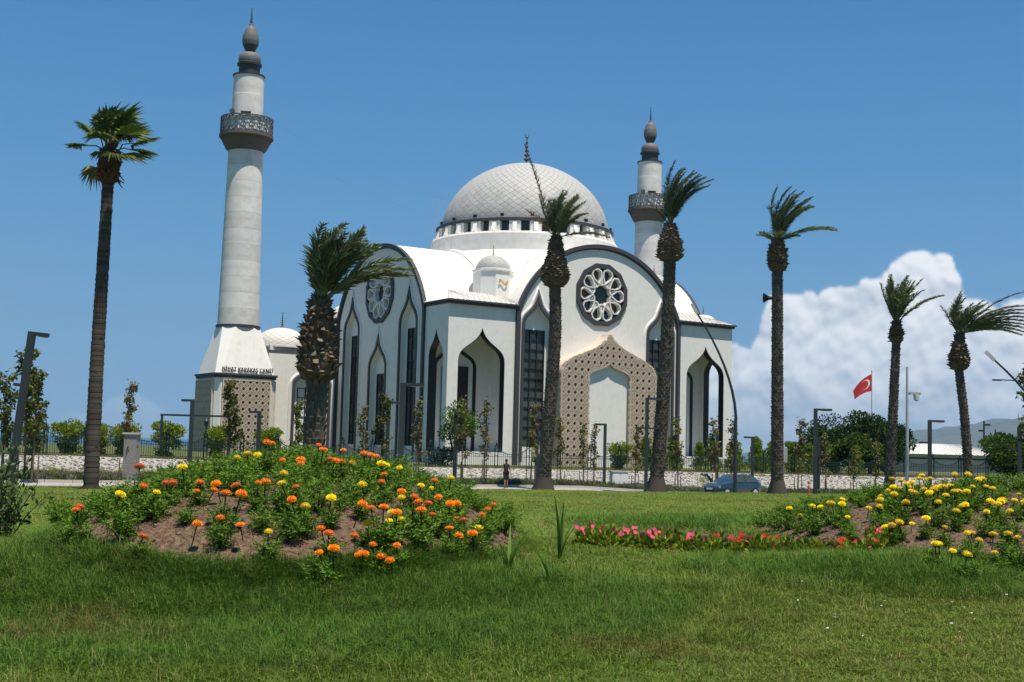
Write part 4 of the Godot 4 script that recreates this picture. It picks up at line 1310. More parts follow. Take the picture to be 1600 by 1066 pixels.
func build_shrubs() -> void:
	var kinds := [shrub_meshes(21, 2.0, 2.1, 0), shrub_meshes(22, 1.9, 2.0, 0), shrub_meshes(23, 2.0, 2.9, 1), shrub_meshes(24, 2.2, 3.0, 1)]
	var spots := [[-28.2, 76, 0, 1.0], [-26.4, 77, 1, 1.08], [-24.8, 77.5, 0, 0.95], [-23.6, 79, 1, 1.05], [-21.9, 82, 0, 1.12], [-19.9, 88, 1, 1.15], [-16.8, 90, 0, 1.1], [8.9, 103, 1, 1.12], [11.2, 105, 3, 0.95], [13.5, 106, 2, 1.02], [15.9, 107, 3, 0.85], [17.0, 108, 2, 1.0], [19.3, 109, 3, 0.9], [21.2, 110, 2, 1.1], [22.9, 112, 3, 0.9], [24.4, 112, 2, 0.98], [26.0, 114, 3, 0.95], [27.5, 110, 2, 0.9], [18.2, 104, 3, 0.95], [20.2, 105, 2, 0.9], [22.0, 106, 3, 1.0], [23.7, 107, 2, 0.95], [25.2, 108, 3, 0.9], [12.4, 104, 2, 0.8], [28.6, 106, 3, 0.85]]
	for s in spots:
		var k: Array = kinds[s[2]]
		var round_one: bool = s[2] < 2
		var west: bool = s[0] < 0
		var lb := "golden cushion-shaped conifer with shade painted into its lower tiers behind the fence near the lettered minaret" if round_one and west else ("golden cushion-shaped conifer beside the portal screen" if round_one else "bushy yellow-green cone conifer behind the fence beyond the portal")
		var t := thing("conifer_shrub", lb, "shrub", on_ground(s[0], s[1], -0.02), s[0] * 1.7, "clipped conifers along the terrace")
		t.scale = Vector3.ONE * s[3]
		part(t, "crown", k[0], M.leaf)
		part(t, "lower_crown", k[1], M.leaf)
		part(t, "trunk", k[2], M.bark)
	# ball-headed tree before the porch
	rng.seed = 31
	var t := thing("ball_tree", "small leafy tree with a rounded bright green head before the corner porch", "tree", on_ground(-4.15, 98.5, -0.03))
	var c := MB.new()
	crown(c, Vector3(0, 3.35, 0), Vector3(1.75, 1.7, 1.7), 4200, 0.17, [Color(0.075, 0.15, 0.02), Color(0.11, 0.19, 0.03), Color(0.05, 0.10, 0.018)], 16, 0.2)
	part(t, "crown", c, M.leaf)
	var tr := MB.new()
	bark_tube(tr, [V0, Vector3(-0.1, 1.0, 0), Vector3(-0.5, 2.6, 0.1)], [0.12, 0.1, 0.06], 8, Color(0.07, 0.05, 0.04))
	bark_tube(tr, [Vector3(-0.1, 1.0, 0), Vector3(0.5, 2.7, 0.1)], [0.09, 0.05], 8, Color(0.07, 0.05, 0.04))
	part(t, "trunk", tr, M.bark)
	var bs := thing("dark_bush", "low dark green bush at the foot of the ball-headed tree", "shrub", on_ground(-5.3, 98.2, -0.03))
	var bc := MB.new()
	crown(bc, Vector3(0, 0.8, 0), Vector3(1.3, 0.9, 1.0), 2200, 0.15, [Color(0.02, 0.045, 0.022), Color(0.03, 0.055, 0.025)], 10, 0.3)
	part(bs, "crown", bc, M.leaf)
	# broad dark trees behind the flagpole
	var big := [[29.6, 118, 4.9, 2.3, "broad dark green tree with a dense crown beside the flagpole"], [32.6, 116, 5.3, 2.5, "tall dark green tree with a dense crown behind a palm trunk"], [35.0, 119, 4.6, 2.1, "rounded dark tree between the flagpole and the white-roofed building"], [29.2, 108, 2.9, 1.8, "lighter green leafy tree in front of the broad dark trees"], [40.2, 104, 3.5, 1.9, "loose green tree right of the white-roofed building"], [42.8, 103, 3.3, 1.8, "leafy green tree beside the floodlight masts"], [45.2, 105, 2.8, 1.9, "bushy green tree at the end of the far hedge"]]
	var n := 0
	for s in big:
		rng.seed = 40 + n
		var b := thing("broad_tree", s[4], "tree", on_ground(s[0], s[1], -0.03), 0.0, "trees at the far end of the park")
		var cc := MB.new()
		var cols := [Color(0.03, 0.065, 0.018), Color(0.045, 0.085, 0.02), Color(0.025, 0.05, 0.015)] if n < 3 else [Color(0.065, 0.12, 0.02), Color(0.09, 0.14, 0.025), Color(0.045, 0.085, 0.018)]
		crown(cc, Vector3(0, s[2] * 0.62, 0), Vector3(s[3] * 1.25, s[2] * 0.5, s[3] * 1.2), 8000, 0.26, cols, 18, 0.2)
		part(b, "crown", cc, M.leaf)
		var tt := MB.new()
		bark_tube(tt, [V0, Vector3(0.1, s[2] * 0.3, 0), Vector3(0, s[2] * 0.7, 0.1)], [0.2, 0.16, 0.08], 8, Color(0.10, 0.08, 0.06))
		part(b, "trunk", tt, M.bark)
		n += 1

# ---------------------------------------------------------------- palms
func frond_mesh(path: Array, width: float, side_bias: Vector3, col: Color, thin := 1.0) -> MB:
	# path: points of the midrib; leaflets hang both sides, swept by the wind
	var b := MB.new()
	var cv := Curve3D.new()
	for i in path.size():
		var tg: Vector3 = (path[mini(i + 1, path.size() - 1)] - path[maxi(i - 1, 0)]) / 6.0
		cv.add_point(path[i], -tg, tg)
	var L := cv.get_baked_length()
	var pts := []
	var rad := []
	for i in 9:
		pts.append(cv.sample_baked(L * i / 8.0))
		rad.append(lerpf(0.035, 0.006, i / 8.0))
	b.col = Color(col.r * 1.3, col.g * 1.15, col.b)
	b.tube(pts, rad, 5)
	var n := int(L / 0.027)
	for i in n:
		var t := lerpf(0.13, 0.995, float(i) / n)
		var p := cv.sample_baked(L * t)
		var d := (cv.sample_baked(minf(L, L * t + 0.05)) - cv.sample_baked(maxf(0, L * t - 0.05))).normalized()
		var s := d.cross(UP)
		if s.length() < 0.05: s = Vector3.RIGHT
		s = s.normalized()
		var l := width * 1.2 * (0.35 + 0.65 * sin(PI * pow(t, 0.7))) * rng.randf_range(0.8, 1.1)
		for k in [-1.0, 1.0]:
			if rng.randf() > thin: continue
			var q: Vector3 = (d * 0.65 + s * k * 0.85 + side_bias * 0.55 + rand_dir() * 0.38 + s.cross(d) * 0.25).normalized()
			var e: Vector3 = p + q * l + (side_bias * 0.14 - UP * 0.07) * l
			var w := q.cross(rand_dir()).normalized() * 0.014
			var m := p + q * l * 0.5
			b.col = vary(col, 0.3)
			b.tri(p - w, m - w * 1.2, m + w * 1.2)
			b.tri(p - w, m + w * 1.2, p + w)
			b.tri(m - w * 1.2, e, m + w * 1.2)
	b.col = Color(1, 1, 1)
	return b

func boots(b: MB, path: Array, r0: float, r1: float, spacing: float, n: int, out_k: float, len_k: float, base: Color, jit := 0.0) -> void:
	# stubs of old leaf bases in spiral rows round a stem
	var cv := Curve3D.new()
	for i in path.size():
		var tg: Vector3 = (path[mini(i + 1, path.size() - 1)] - path[maxi(i - 1, 0)]) / 6.0
		cv.add_point(path[i], -tg, tg)
	var L := cv.get_baked_length()
	var rows := int(L / spacing)
	for i in rows:
		var t := (i + 0.5) / rows
		var p := cv.sample_baked(L * t)
		var d := (cv.sample_baked(minf(L, L * t + 0.1)) - cv.sample_baked(maxf(0, L * t - 0.1))).normalized()
		var x := d.cross(Vector3(0.2, 0.1, 0.97)).normalized()
		var z := x.cross(d)
		var r := lerpf(r0, r1, t)
		for j in n:
			var a := TAU * (j + 0.5 * (i % 2) + rng.randf_range(-0.12, 0.12)) / n
			var e := x * cos(a) + z * sin(a)
			var s := (x * -sin(a) + z * cos(a)) * (PI * r / n) * 1.02
			var h := spacing * len_k * rng.randf_range(0.8, 1.25)
			var o := out_k * rng.randf_range(0.3, 1.6)
			var lo := p + e * r * 0.97 - d * spacing * 0.6
			var tip := p + e * (r + o) + d * h * 0.55 + rand_dir() * jit * rng.randf()
			var bk := p + e * r * 0.97 + d * h * 0.6
			b.col = vary(base, 0.35)
			b.quad(lo - s, tip - s * 0.62, tip + s * 0.62, lo + s)
			b.col = vary(Color(base.r * 1.2, base.g * 1.2, base.b * 1.2), 0.35)
			b.quad(tip - s * 0.62, bk - s, bk + s, tip + s * 0.62)
			b.col = vary(base, 0.3)
			b.tri(lo - s, bk - s, tip - s * 0.62)
			b.tri(lo + s, tip + s * 0.62, bk + s)
	b.col = Color(1, 1, 1)

func resample(path: Array, n: int) -> Array:
	var cv := Curve3D.new()
	for i in path.size():
		var tg: Vector3 = (path[mini(i + 1, path.size() - 1)] - path[maxi(i - 1, 0)]) / 6.0
		cv.add_point(path[i], -tg, tg)
	var out := []
	for i in n:
		out.append(cv.sample_baked(cv.get_baked_length() * i / (n - 1.0)))
	return out

# fronds: [start angle, lean 0..1, length, wind 0..1]; wind blows towards +x
func date_palm(base: Vector3, path: Array, r0: float, r1: float, boss: Array, fronds: Array, fw: float, label: String, sd: int, col := Color(0.16, 0.195, 0.10)) -> Node3D:
	rng.seed = sd
	var t := thing("date_palm", label, "palm", base, 0.0, "date palms in the park")
	var tr := MB.new()
	var pp := resample(path, 14)
	var rr := []
	for i in 14:
		rr.append(lerpf(r0, r1, i / 13.0) * (1.9 if i == 0 else 1.0))
	tr.col = Color(0.11, 0.092, 0.076)
	tr.tube(pp, rr, 14)
	boots(tr, path, r0 * 0.97, r1 * 0.97, 0.17, 11, 0.05, 0.9, Color(0.11, 0.092, 0.076))
	part(t, "trunk", tr, M.bark)
	# boss of old leaf bases: list of [height along +y from the trunk top, radius]
	var top: Vector3 = path[path.size() - 1]
	var bs := MB.new()
	bs.col = Color(0.125, 0.095, 0.07)
	var pr := []
	for k in boss:
		pr.append(Vector2(k[1] * 0.86, k[0]))
	bs.lathe(pr, 16, top)
	for i in boss.size() - 1:
		boots(bs, [top + UP * boss[i][0], top + UP * boss[i + 1][0]], boss[i][1] * 0.86, boss[i + 1][1] * 0.86, 0.085, 17, 0.11, 1.6, Color(0.125, 0.095, 0.07), 0.16)
	bs.col = Color(1, 1, 1)
	part(t, "leaf_base_boss", bs, M.bark)
	var crown_at: Vector3 = top + UP * (boss[boss.size() - 1][0] - 0.1)
	for f in fronds:
		var a: float = f[0]
		var ln: float = f[2]
		var dirn := Vector3(cos(a), 0, sin(a))
		var p := [crown_at + dirn * 0.06]
		var d = (UP * (1.0 - f[1] * 0.75) + dirn * f[1]).normalized()
		var cur: Vector3 = p[0]
		for i in 6:
			var t6 := i / 6.0
			d = (d + Vector3(1, -0.12, 0.1) * f[3] * 0.34 * (0.4 + t6) - UP * f[1] * 0.22 * t6).normalized()
			cur += d * ln / 6.0
			p.append(cur)
		var cc := vary(col, 0.3)
		if f.size() > 4: cc = f[4]
		part(t, "frond", frond_mesh(p, fw, Vector3(1, -0.1, 0.1) * f[3], cc, 0.45 if f.size() > 5 else 1.0), M.frond)
	return t

func fronds_of(n: int, ln: float, lean: float, wind: float) -> Array:
	var out := []
	for i in n:
		out.append([i * 2.4 + rng.randf() * 0.5, lean * rng.randf_range(0.35, 1.15), ln * rng.randf_range(0.75, 1.05), wind * rng.randf_range(0.6, 1.25)])
	return out

func build_palms() -> void:
	rng.seed = 77
	var old := Color(0.11, 0.085, 0.05)
	# stout palm close behind the flower mound
	var f := fronds_of(30, 2.1, 0.26, 0.62)
	f.append([0.1, 0.5, 2.5, 0.7])
	f.append([0.3, 0.62, 2.5, 0.66])
	f.append([-0.2, 0.6, 2.4, 0.85])
	date_palm(on_ground(-4.86, 32, -0.1), [V0, Vector3(0, 1.4, 0), Vector3(0.02, 3.05, 0)], 0.26, 0.25, [[0.0, 0.30], [0.12, 0.50], [0.4, 0.54], [0.8, 0.46], [1.3, 0.41], [1.75, 0.3], [2.1, 0.16]], f, 0.42, "stout date palm with a shaggy boss of old leaf bases behind the orange flower mound", 101, Color(0.165, 0.205, 0.115))
	f = fronds_of(20, 3.0, 0.42, 0.32)
	f.append([3.0, 0.28, 6.1, 0.02, old, 1])
	f.append([0.2, 0.95, 3.2, 0.7])
	f.append([2.7, 0.6, 2.6, 0.0, Color(0.2, 0.13, 0.05), 1])
	date_palm(on_ground(2.1, 77.2, -0.1), [V0, Vector3(0.25, 4.6, 0), Vector3(0.5, 9.2, 0), Vector3(0.42, 12.4, 0)], 0.40, 0.34, [[0.0, 0.5], [0.3, 0.9], [0.8, 0.92], [1.3, 0.78], [1.9, 0.52], [2.7, 0.42], [3.1, 0.25]], f, 0.5, "date palm in front of the portal side with one tall bare upright frond", 102)
	f = fronds_of(24, 3.9, 0.2, 0.62)
	f.append([3.3, 0.5, 2.2, 0.0, old, 1])
	date_palm(on_ground(8.9, 77.6, -0.1), [V0, Vector3(0.3, 5.0, 0), Vector3(0.55, 10.2, 0), Vector3(0.62, 14.2, 0)], 0.41, 0.35, [[0.0, 0.5], [0.15, 0.78], [0.7, 0.85], [1.2, 0.74], [1.7, 0.5], [2.3, 0.3]], f, 0.46, "date palm standing before the right end of the portal with wind-swept fronds", 103)
	f = fronds_of(22, 3.4, 0.24, 0.6)
	f.append([0.0, 0.7, 3.6, 0.7])
	f.append([0.3, 0.75, 3.5, 0.75])
	for i in 7: f.append([i * 0.9, 0.8, 1.3, 0.1])
	var p5 := date_palm(on_ground(15.9, 76, -0.1), [V0, Vector3(-0.06, 6.0, 0), Vector3(-0.12, 13.4, 0)], 0.36, 0.30, [[0.0, 0.42], [0.15, 0.56], [0.7, 0.6], [1.2, 0.56], [1.6, 0.4], [1.9, 0.25]], f, 0.46, "tall straight date palm with a black loudspeaker on its trunk", 104)
	var hs := MB.new()
	hs.lathe([Vector2(0.0, 0.0), Vector2(0.1, 0.02), Vector2(0.12, 0.2), Vector2(0.3, 0.5), Vector2(0.28, 0.5), Vector2(0.0, 0.25)], 14)
	var horn := single("loudspeaker", hs, M.plastic_black, "black horn loudspeaker fixed to a tall palm trunk", "loudspeaker", p5.position + Vector3(-0.45, 11.75, 0.12))
	horn.rotation = Vector3(0.3, 0, PI / 2)
	f = fronds_of(24, 2.8, 0.33, 0.24)
	f.append([0.1, 0.55, 3.0, 0.3])
	f.append([0.6, 0.6, 3.0, 0.25])
	date_palm(on_ground(21.3, 72, -0.1), [V0, Vector3(0.2, 4.4, 0), Vector3(0.4, 8.9, 0)], 0.28, 0.22, [[0.0, 0.3], [0.1, 0.4], [0.5, 0.4], [0.9, 0.25], [1.2, 0.15]], f, 0.36, "slim date palm with a small upright crown behind the yellow flower mound", 105, Color(0.15, 0.185, 0.075))
	f = fronds_of(14, 2.4, 0.35, 0.5)
	for i in 9: f.append([0.3 - 0.1 * i, 0.5 + 0.05 * i, 3.9, 0.85])
	f.append([0.0, 0.5, 4.2, 0.35, old, 1])
	f.append([3.0, 0.4, 1.8, 0.0, old, 1])
	date_palm(on_ground(24.4, 68, -0.1), [V0, Vector3(-0.2, 3.6, 0), Vector3(-0.55, 7.0, 0)], 0.24, 0.2, [[0.0, 0.3], [0.15, 0.52], [0.6, 0.56], [1.1, 0.42], [1.6, 0.26], [2.0, 0.18]], f, 0.42, "slim date palm with fronds streaming far to one side", 106)
	fan_palm()

func fan_palm() -> void:
	rng.seed = 201
	var t := thing("fan_palm", "tall fan palm with a bare brown trunk and a ragged crown of fan leaves", "palm", on_ground(-12.95, 40, -0.1))
	var tr := MB.new()
	var path := [V0, Vector3(-0.02, 4.0, 0), Vector3(0.03, 9.85, 0)]
	var pts := resample(path, 120)
	var rad := []
	for i in 120:
		rad.append(lerpf(0.235, 0.175, i / 119.0) * (1.0 + rng.randf_range(-0.035, 0.045)) + (0.06 if i < 3 else 0.0))
	# ringed trunk
	for i in 119:
		tr.col = vary(Color(0.085, 0.068, 0.054), 0.3)
		tr.tube([pts[i], pts[i + 1]], [rad[i], rad[i + 1] * (0.965 if i % 2 else 1.03)], 14, false)
	for i in 60:
		var k := rng.randi_range(2, 117)
		var a := rng.randf() * TAU
		var e := Vector3(cos(a), 0, sin(a))
		tr.col = vary(Color(0.12, 0.095, 0.07), 0.4)
		var p: Vector3 = pts[k] + e * rad[k]
		tr.tri(p - e.cross(UP) * 0.07, p + UP * 0.1 + e * 0.02, p + e.cross(UP) * 0.07)
	part(t, "trunk", tr, M.bark)
	var top: Vector3 = path[2]
	var sk := MB.new()
	sk.col = Color(0.09, 0.05, 0.032)
	sk.lathe([Vector2(0.2, -0.1), Vector2(0.3, 0.05), Vector2(0.34, 0.5), Vector2(0.28, 0.9), Vector2(0.12, 1.2)], 14, top)
	boots(sk, [top, top + UP * 0.95], 0.30, 0.28, 0.11, 11, 0.09, 1.6, Color(0.09, 0.05, 0.032))
	for i in 16:
		var a := rng.randf() * TAU
		var p := top + Vector3(cos(a) * 0.3, rng.randf_range(0, 0.4), sin(a) * 0.3)
		sk.col = Color(0.06, 0.035, 0.025)
		sk.tube([p, p + Vector3(cos(a) * 0.2, rng.randf_range(-0.25, 0.15), sin(a) * 0.2)], [0.03, 0.012], 5)
	sk.col = Color(1, 1, 1)
	part(t, "leaf_base_boss", sk, M.bark)
	var hub := top + UP * 1.05
	for i in 26:
		var a := i * 2.4 + rng.randf() * 0.4
		var el := lerpf(1.45, -0.3, pow(i / 25.0, 1.5)) + rng.randf_range(-0.15, 0.15)
		var dirn := Vector3(cos(a) * cos(el), sin(el), sin(a) * cos(el))
		dirn = (dirn + Vector3(0.22, 0, 0)).normalized()
		var pl := lerpf(0.5, 1.1, rng.randf())
		var b := MB.new()
		var tip := hub + dirn * pl - UP * 0.1 * pl
		var green := vary(Color(0.10, 0.145, 0.035), 0.35)
		if i > 24: green = vary(Color(0.18, 0.17, 0.065), 0.3)
		b.col = Color(0.12, 0.12, 0.04)
		b.tube([hub - UP * rng.randf_range(0.1, 0.7), hub + dirn * pl * 0.5, tip], [0.03, 0.02, 0.014], 5)
		var side := dirn.cross(UP).normalized()
		var nrm := side.cross(dirn).normalized()
		var R := rng.randf_range(0.6, 0.95)
		var nseg := 26
		var bend := rng.randf_range(0.2, 0.7)
		for k in nseg:
			var th := lerpf(-1.75, 1.75, (k + 0.5) / nseg)
			var dw := 3.5 / nseg * 0.52
			var d0 := (dirn * cos(th) + side * sin(th)).normalized()
			var dl := (dirn * cos(th - dw) + side * sin(th - dw)).normalized()
			var dr := (dirn * cos(th + dw) + side * sin(th + dw)).normalized()
			var fold := nrm * (0.03 if k % 2 else -0.03)
			var l := R * rng.randf_range(0.88, 1.1) * (0.82 + 0.18 * cos(th))
			var mid := tip + d0 * l * 0.55 + fold - UP * 0.04 * bend + Vector3(0.05, 0, 0)
			b.col = vary(green, 0.22)
			var ml := tip + dl * l * 0.55 - fold * 0.6
			var mr := tip + dr * l * 0.55 - fold * 0.6
			b.tri(tip, ml, mid)
			b.tri(tip, mid, mr)
			var e := tip + d0 * l + Vector3(0.16, 0, 0) * l - UP * bend * l * rng.randf_range(0.35, 0.7)
			b.tri(ml, e, mid)
			b.tri(mid, e, mr)
		b.col = Color(1, 1, 1)
		part(t, "fan_leaf", b, M.frond)

# ---------------------------------------------------------------- lawn, weeds, flowers
func tuft(sd: int, blades: int, h: float, spread: float, w: float, droop: float) -> ArrayMesh:
	rng.seed = sd
	var b := MB.new()
	for i in blades:
		var a := rng.randf() * TAU
		var e := Vector3(cos(a), 0, sin(a))
		var p := e * spread * rng.randf() + Vector3(rng.randf_range(-1, 1), 0, rng.randf_range(-1, 1)) * spread * 0.5
		var l := h * rng.randf_range(0.5, 1.15)
		var s := e.cross(UP) * w * rng.randf_range(0.7, 1.2)
		var lean := rng.randf_range(0.1, droop)
		var m := p + UP * l * 0.55 + e * l * 0.3 * lean
		var q := p + UP * l * (1.0 - 0.35 * lean) + e * l * lean
		var k := rng.randf_range(0.7, 1.3)
		b.col = Color(k * rng.randf_range(0.9, 1.2), k, k * 0.9)
		b.tri(p - s, m - s * 0.8, m + s * 0.8)
		b.tri(p - s, m + s * 0.8, p + s)
		b.tri(m - s * 0.8, q, m + s * 0.8)
	return b.mesh()

func in_bed(x: float, d: float, grow := 1.0) -> bool:
	for m in [LM, RM]:
		if pow((x - m[0]) / (m[2] * grow), 2) + pow((d - m[1]) / (m[3] * grow), 2) < 0.86:
			return true
	return x > 0.6 and x < 3.45 and absf(d - border_d(x)) < 0.2

func build_lawn() -> void:
	var kinds := [tuft(301, 24, 0.05, 0.055, 0.0018, 1.5), tuft(302, 26, 0.066, 0.065, 0.0018, 1.8), tuft(303, 26, 0.12, 0.075, 0.0018, 1.6), tuft(304, 4, 0.17, 0.06, 0.0014, 1.2)]
	rng.seed = 310
	var xf := [[], [], [], []]
	var cl := [[], [], [], []]
	# depth bands: [near, far, tufts per square metre, scale]
	for band in [[4.6, 9.0, 1250.0, 1.0], [9.0, 14.0, 760.0, 1.15], [14.0, 24.0, 150.0, 1.6], [24.0, 45.0, 38.0, 2.2], [45.0, 92.0, 11.0, 2.9]]:
		var area: float = 0.43 * (band[1] * band[1] - band[0] * band[0]) * 1.12
		for i in int(area * band[2]):
			var d := sqrt(lerpf(band[0] * band[0], band[1] * band[1], rng.randf()))
			var x := rng.randf_range(-0.47, 0.47) * d
			if d > road_d(x) - 2.9 or in_bed(x, d):
				continue
			var patch := gn.get_noise_2d(x * 12 + 300, d * 12)
			var dry := gn.get_noise_2d(x * 22, d * 22 - 500) + (0.08 if d > 14 else (0.1 if d < 7.4 else -0.15))
			# longer, deeper green grass on the banks round the beds
			var lush := maxf(maxf(bump(x, d, -2.8, 8.5, 4.8, 2.4), bump(x, d, 2.6, 17.0, 2.4, 2.8)), bump(x, d, 3.0, 10.2, 1.9, 1.3))
			var k := 0
			if rng.randf() < lush * 1.6: k = 2
			elif rng.randf() < 0.45: k = 1
			elif rng.randf() < 0.025: k = 3
			var c := Color(0.16, 0.245, 0.043)
			if lush > 0.25: c = Color(0.122, 0.23, 0.04)
			if patch > 0.1 and lush < 0.25: c = Color(0.18, 0.245, 0.048)
			if dry > 0.4 and rng.randf() < 0.5: c = Color(0.21, 0.19, 0.065)
			if k == 3 or rng.randf() < 0.04: c = Color(0.28, 0.24, 0.11)
			c = vary(c, 0.25)
			var s: float = band[3] * rng.randf_range(0.75, 1.25)
			xf[k].append(Transform3D(Basis(UP, rng.randf() * TAU).scaled(Vector3(s, s * (0.62 if band[3] > 1.5 else 0.9), s)), on_ground(x, d, -0.006)))
			cl[k].append(c)
	var names := [["lawn_grass", "short green lawn grass"], ["mown_grass", "slightly longer mixed lawn grass"], ["bank_grass", "long fine dark grass on the banks round the flower beds"], ["seed_grass", "pale thin seeding grass stalks across the lawn"]]
	for k in 4:
		scatter(names[k][0], kinds[k], M.grass, xf[k], cl[k], names[k][1], "grass")
	# fallen petals on the bank before the yellow bed
	var pq := MB.new()
	pq.quad(Vector3(-0.012, 0, -0.007), Vector3(-0.008, 0.006, 0.008), Vector3(0.012, 0.003, 0.007), Vector3(0.01, 0.0, -0.008))
	var qx := []
	var qc := []
	for i in 36:
		var qd := rng.randf_range(7.6, 10.2)
		var qx0 := rng.randf_range(0.22, 0.42) * qd
		qx.append(Transform3D(Basis.from_euler(Vector3(rng.randf_range(-0.5, 0.5), rng.randf() * TAU, 0)).scaled(Vector3.ONE * rng.randf_range(0.5, 1.0)), on_ground(qx0, qd, 0.055)))
		qc.append(Color(0.75, 0.72, 0.74))
	scatter("fallen_petals", pq.mesh(), M.bank_stone, qx, qc, "pale fallen petals scattered on the grass before the yellow mound", "petals")
	# rough verge and lavender beyond the road
	var vx := []
	var vc := []
	var lx := []
	var lc := []
	var cb := MB.new()
	rng.seed = 330
	for i in 90:
		cb.col = vary(Color(1, 1, 1), 0.3)
		leaf(cb, Vector3(rng.randf_range(-0.25, 0.25), rng.randf_range(0, 0.25), rng.randf_range(-0.2, 0.2)), (rand_dir() * 0.7 + UP).normalized(), rng.randf_range(0.15, 0.3), 0.035)
	var bushm := cb.mesh()
	for i in 5200:
		var x := rng.randf_range(-34, 45)
		var r := road_d(x) + 2.9
		var e := edge_d(x) - 1.3
		var d := rng.randf_range(r, e)
		if d < r + 2.6:
			lx.append(Transform3D(Basis(UP, rng.randf() * TAU).scaled(Vector3.ONE * rng.randf_range(0.7, 1.3)), on_ground(x, d)))
			lc.append(vary(Color(0.16, 0.18, 0.125) if rng.randf() < 0.75 else Color(0.10, 0.14, 0.04), 0.2))
		else:
			var s := rng.randf_range(2.4, 4.5)
			vx.append(Transform3D(Basis(UP, rng.randf() * TAU).scaled(Vector3(s, s, s)), on_ground(x, d)))
			vc.append(vary(Color(0.14, 0.15, 0.045) if rng.randf() < 0.6 else Color(0.22, 0.185, 0.075), 0.25))
	for i in 2600:
		var x := rng.randf_range(-34, 45)
		var d := edge_d(x) + rng.randf_range(0.1, 4.5)
		var s := rng.randf_range(1.6, 3.0)
		vx.append(Transform3D(Basis(UP, rng.randf() * TAU).scaled(Vector3(s, s * 0.7, s)), on_ground(x, d)))
		vc.append(vary(Color(0.17, 0.155, 0.06), 0.3))
	scatter("lavender_hedge", bushm, M.leaf, lx, lc, "low grey-green lavender planting along the far side of the road", "hedge")
	scatter("verge_grass", kinds[2], M.grass, vx, vc, "rough drying grass between the road and the stone bank", "grass")

func marigold_foliage(sd: int, r: float, h: float, leaves: int) -> ArrayMesh:
	rng.seed = sd
	var b := MB.new()
	for s in 9:
		var a := s * 2.4 + rng.randf()
		var out := r * (0.15 + 0.75 * sqrt(s / 9.0))
		var tip := Vector3(cos(a) * out, h * rng.randf_range(0.72, 1.05) * (1.0 - 0.35 * out / r), sin(a) * out)
		b.col = Color(0.06, 0.09, 0.025)
		b.tube([V0, tip * 0.5 + Vector3(cos(a), 0, sin(a)) * r * 0.1, tip], [0.006, 0.005, 0.003], 4, false)
		for j in leaves:
			var t := rng.randf_range(0.25, 1.0)
			var p := tip * t
			var d := (Vector3(cos(a), 0, sin(a)) * 0.4 + rand_dir() + UP * 0.25).normalized()
			var l := rng.randf_range(0.05, 0.085)
			var c := vary(Color(0.13, 0.235, 0.03) if rng.randf() < 0.7 else Color(0.08, 0.16, 0.024), 0.25)
			# feathered leaf: midrib with pairs of narrow leaflets
			for k in 4:
				b.col = c
				var q := p + d * l * (0.2 + 0.25 * k)
				var sd2 := d.cross(UP + rand_dir() * 0.5).normalized()
				leaf(b, q, (sd2 + d * 0.7).normalized(), l * 0.55, 0.011)
				leaf(b, q, (d * 0.7 - sd2).normalized(), l * 0.55, 0.011)
	b.col = Color(1, 1, 1)
	return b.mesh()

func pompon(sd: int, r: float) -> ArrayMesh:
	rng.seed = sd
	var b := MB.new()
	b.ball(V0, Vector3(r * 0.72, r * 0.5, r * 0.72), 10, 6)
	for ring in 5:
		var el := lerpf(-0.25, 1.35, ring / 4.0)
		var n := [15, 14, 12, 8, 4][ring] as int
		for i in n:
			var a := TAU * (i + 0.5 * (ring % 2) + rng.randf_range(-0.2, 0.2)) / n
			var d := Vector3(cos(a) * cos(el), sin(el) * 0.75, sin(a) * cos(el))
			var s := Vector3(-sin(a), 0, cos(a)) * r * 0.21
			var up := d.cross(s).normalized() * r * 0.1
			var q := d * r * rng.randf_range(0.92, 1.08)
			var p := d * r * 0.45
			b.tri(p, q - s + up, q + d * r * 0.05)
			b.tri(p, q + d * r * 0.05, q + s + up)
	return b.mesh()

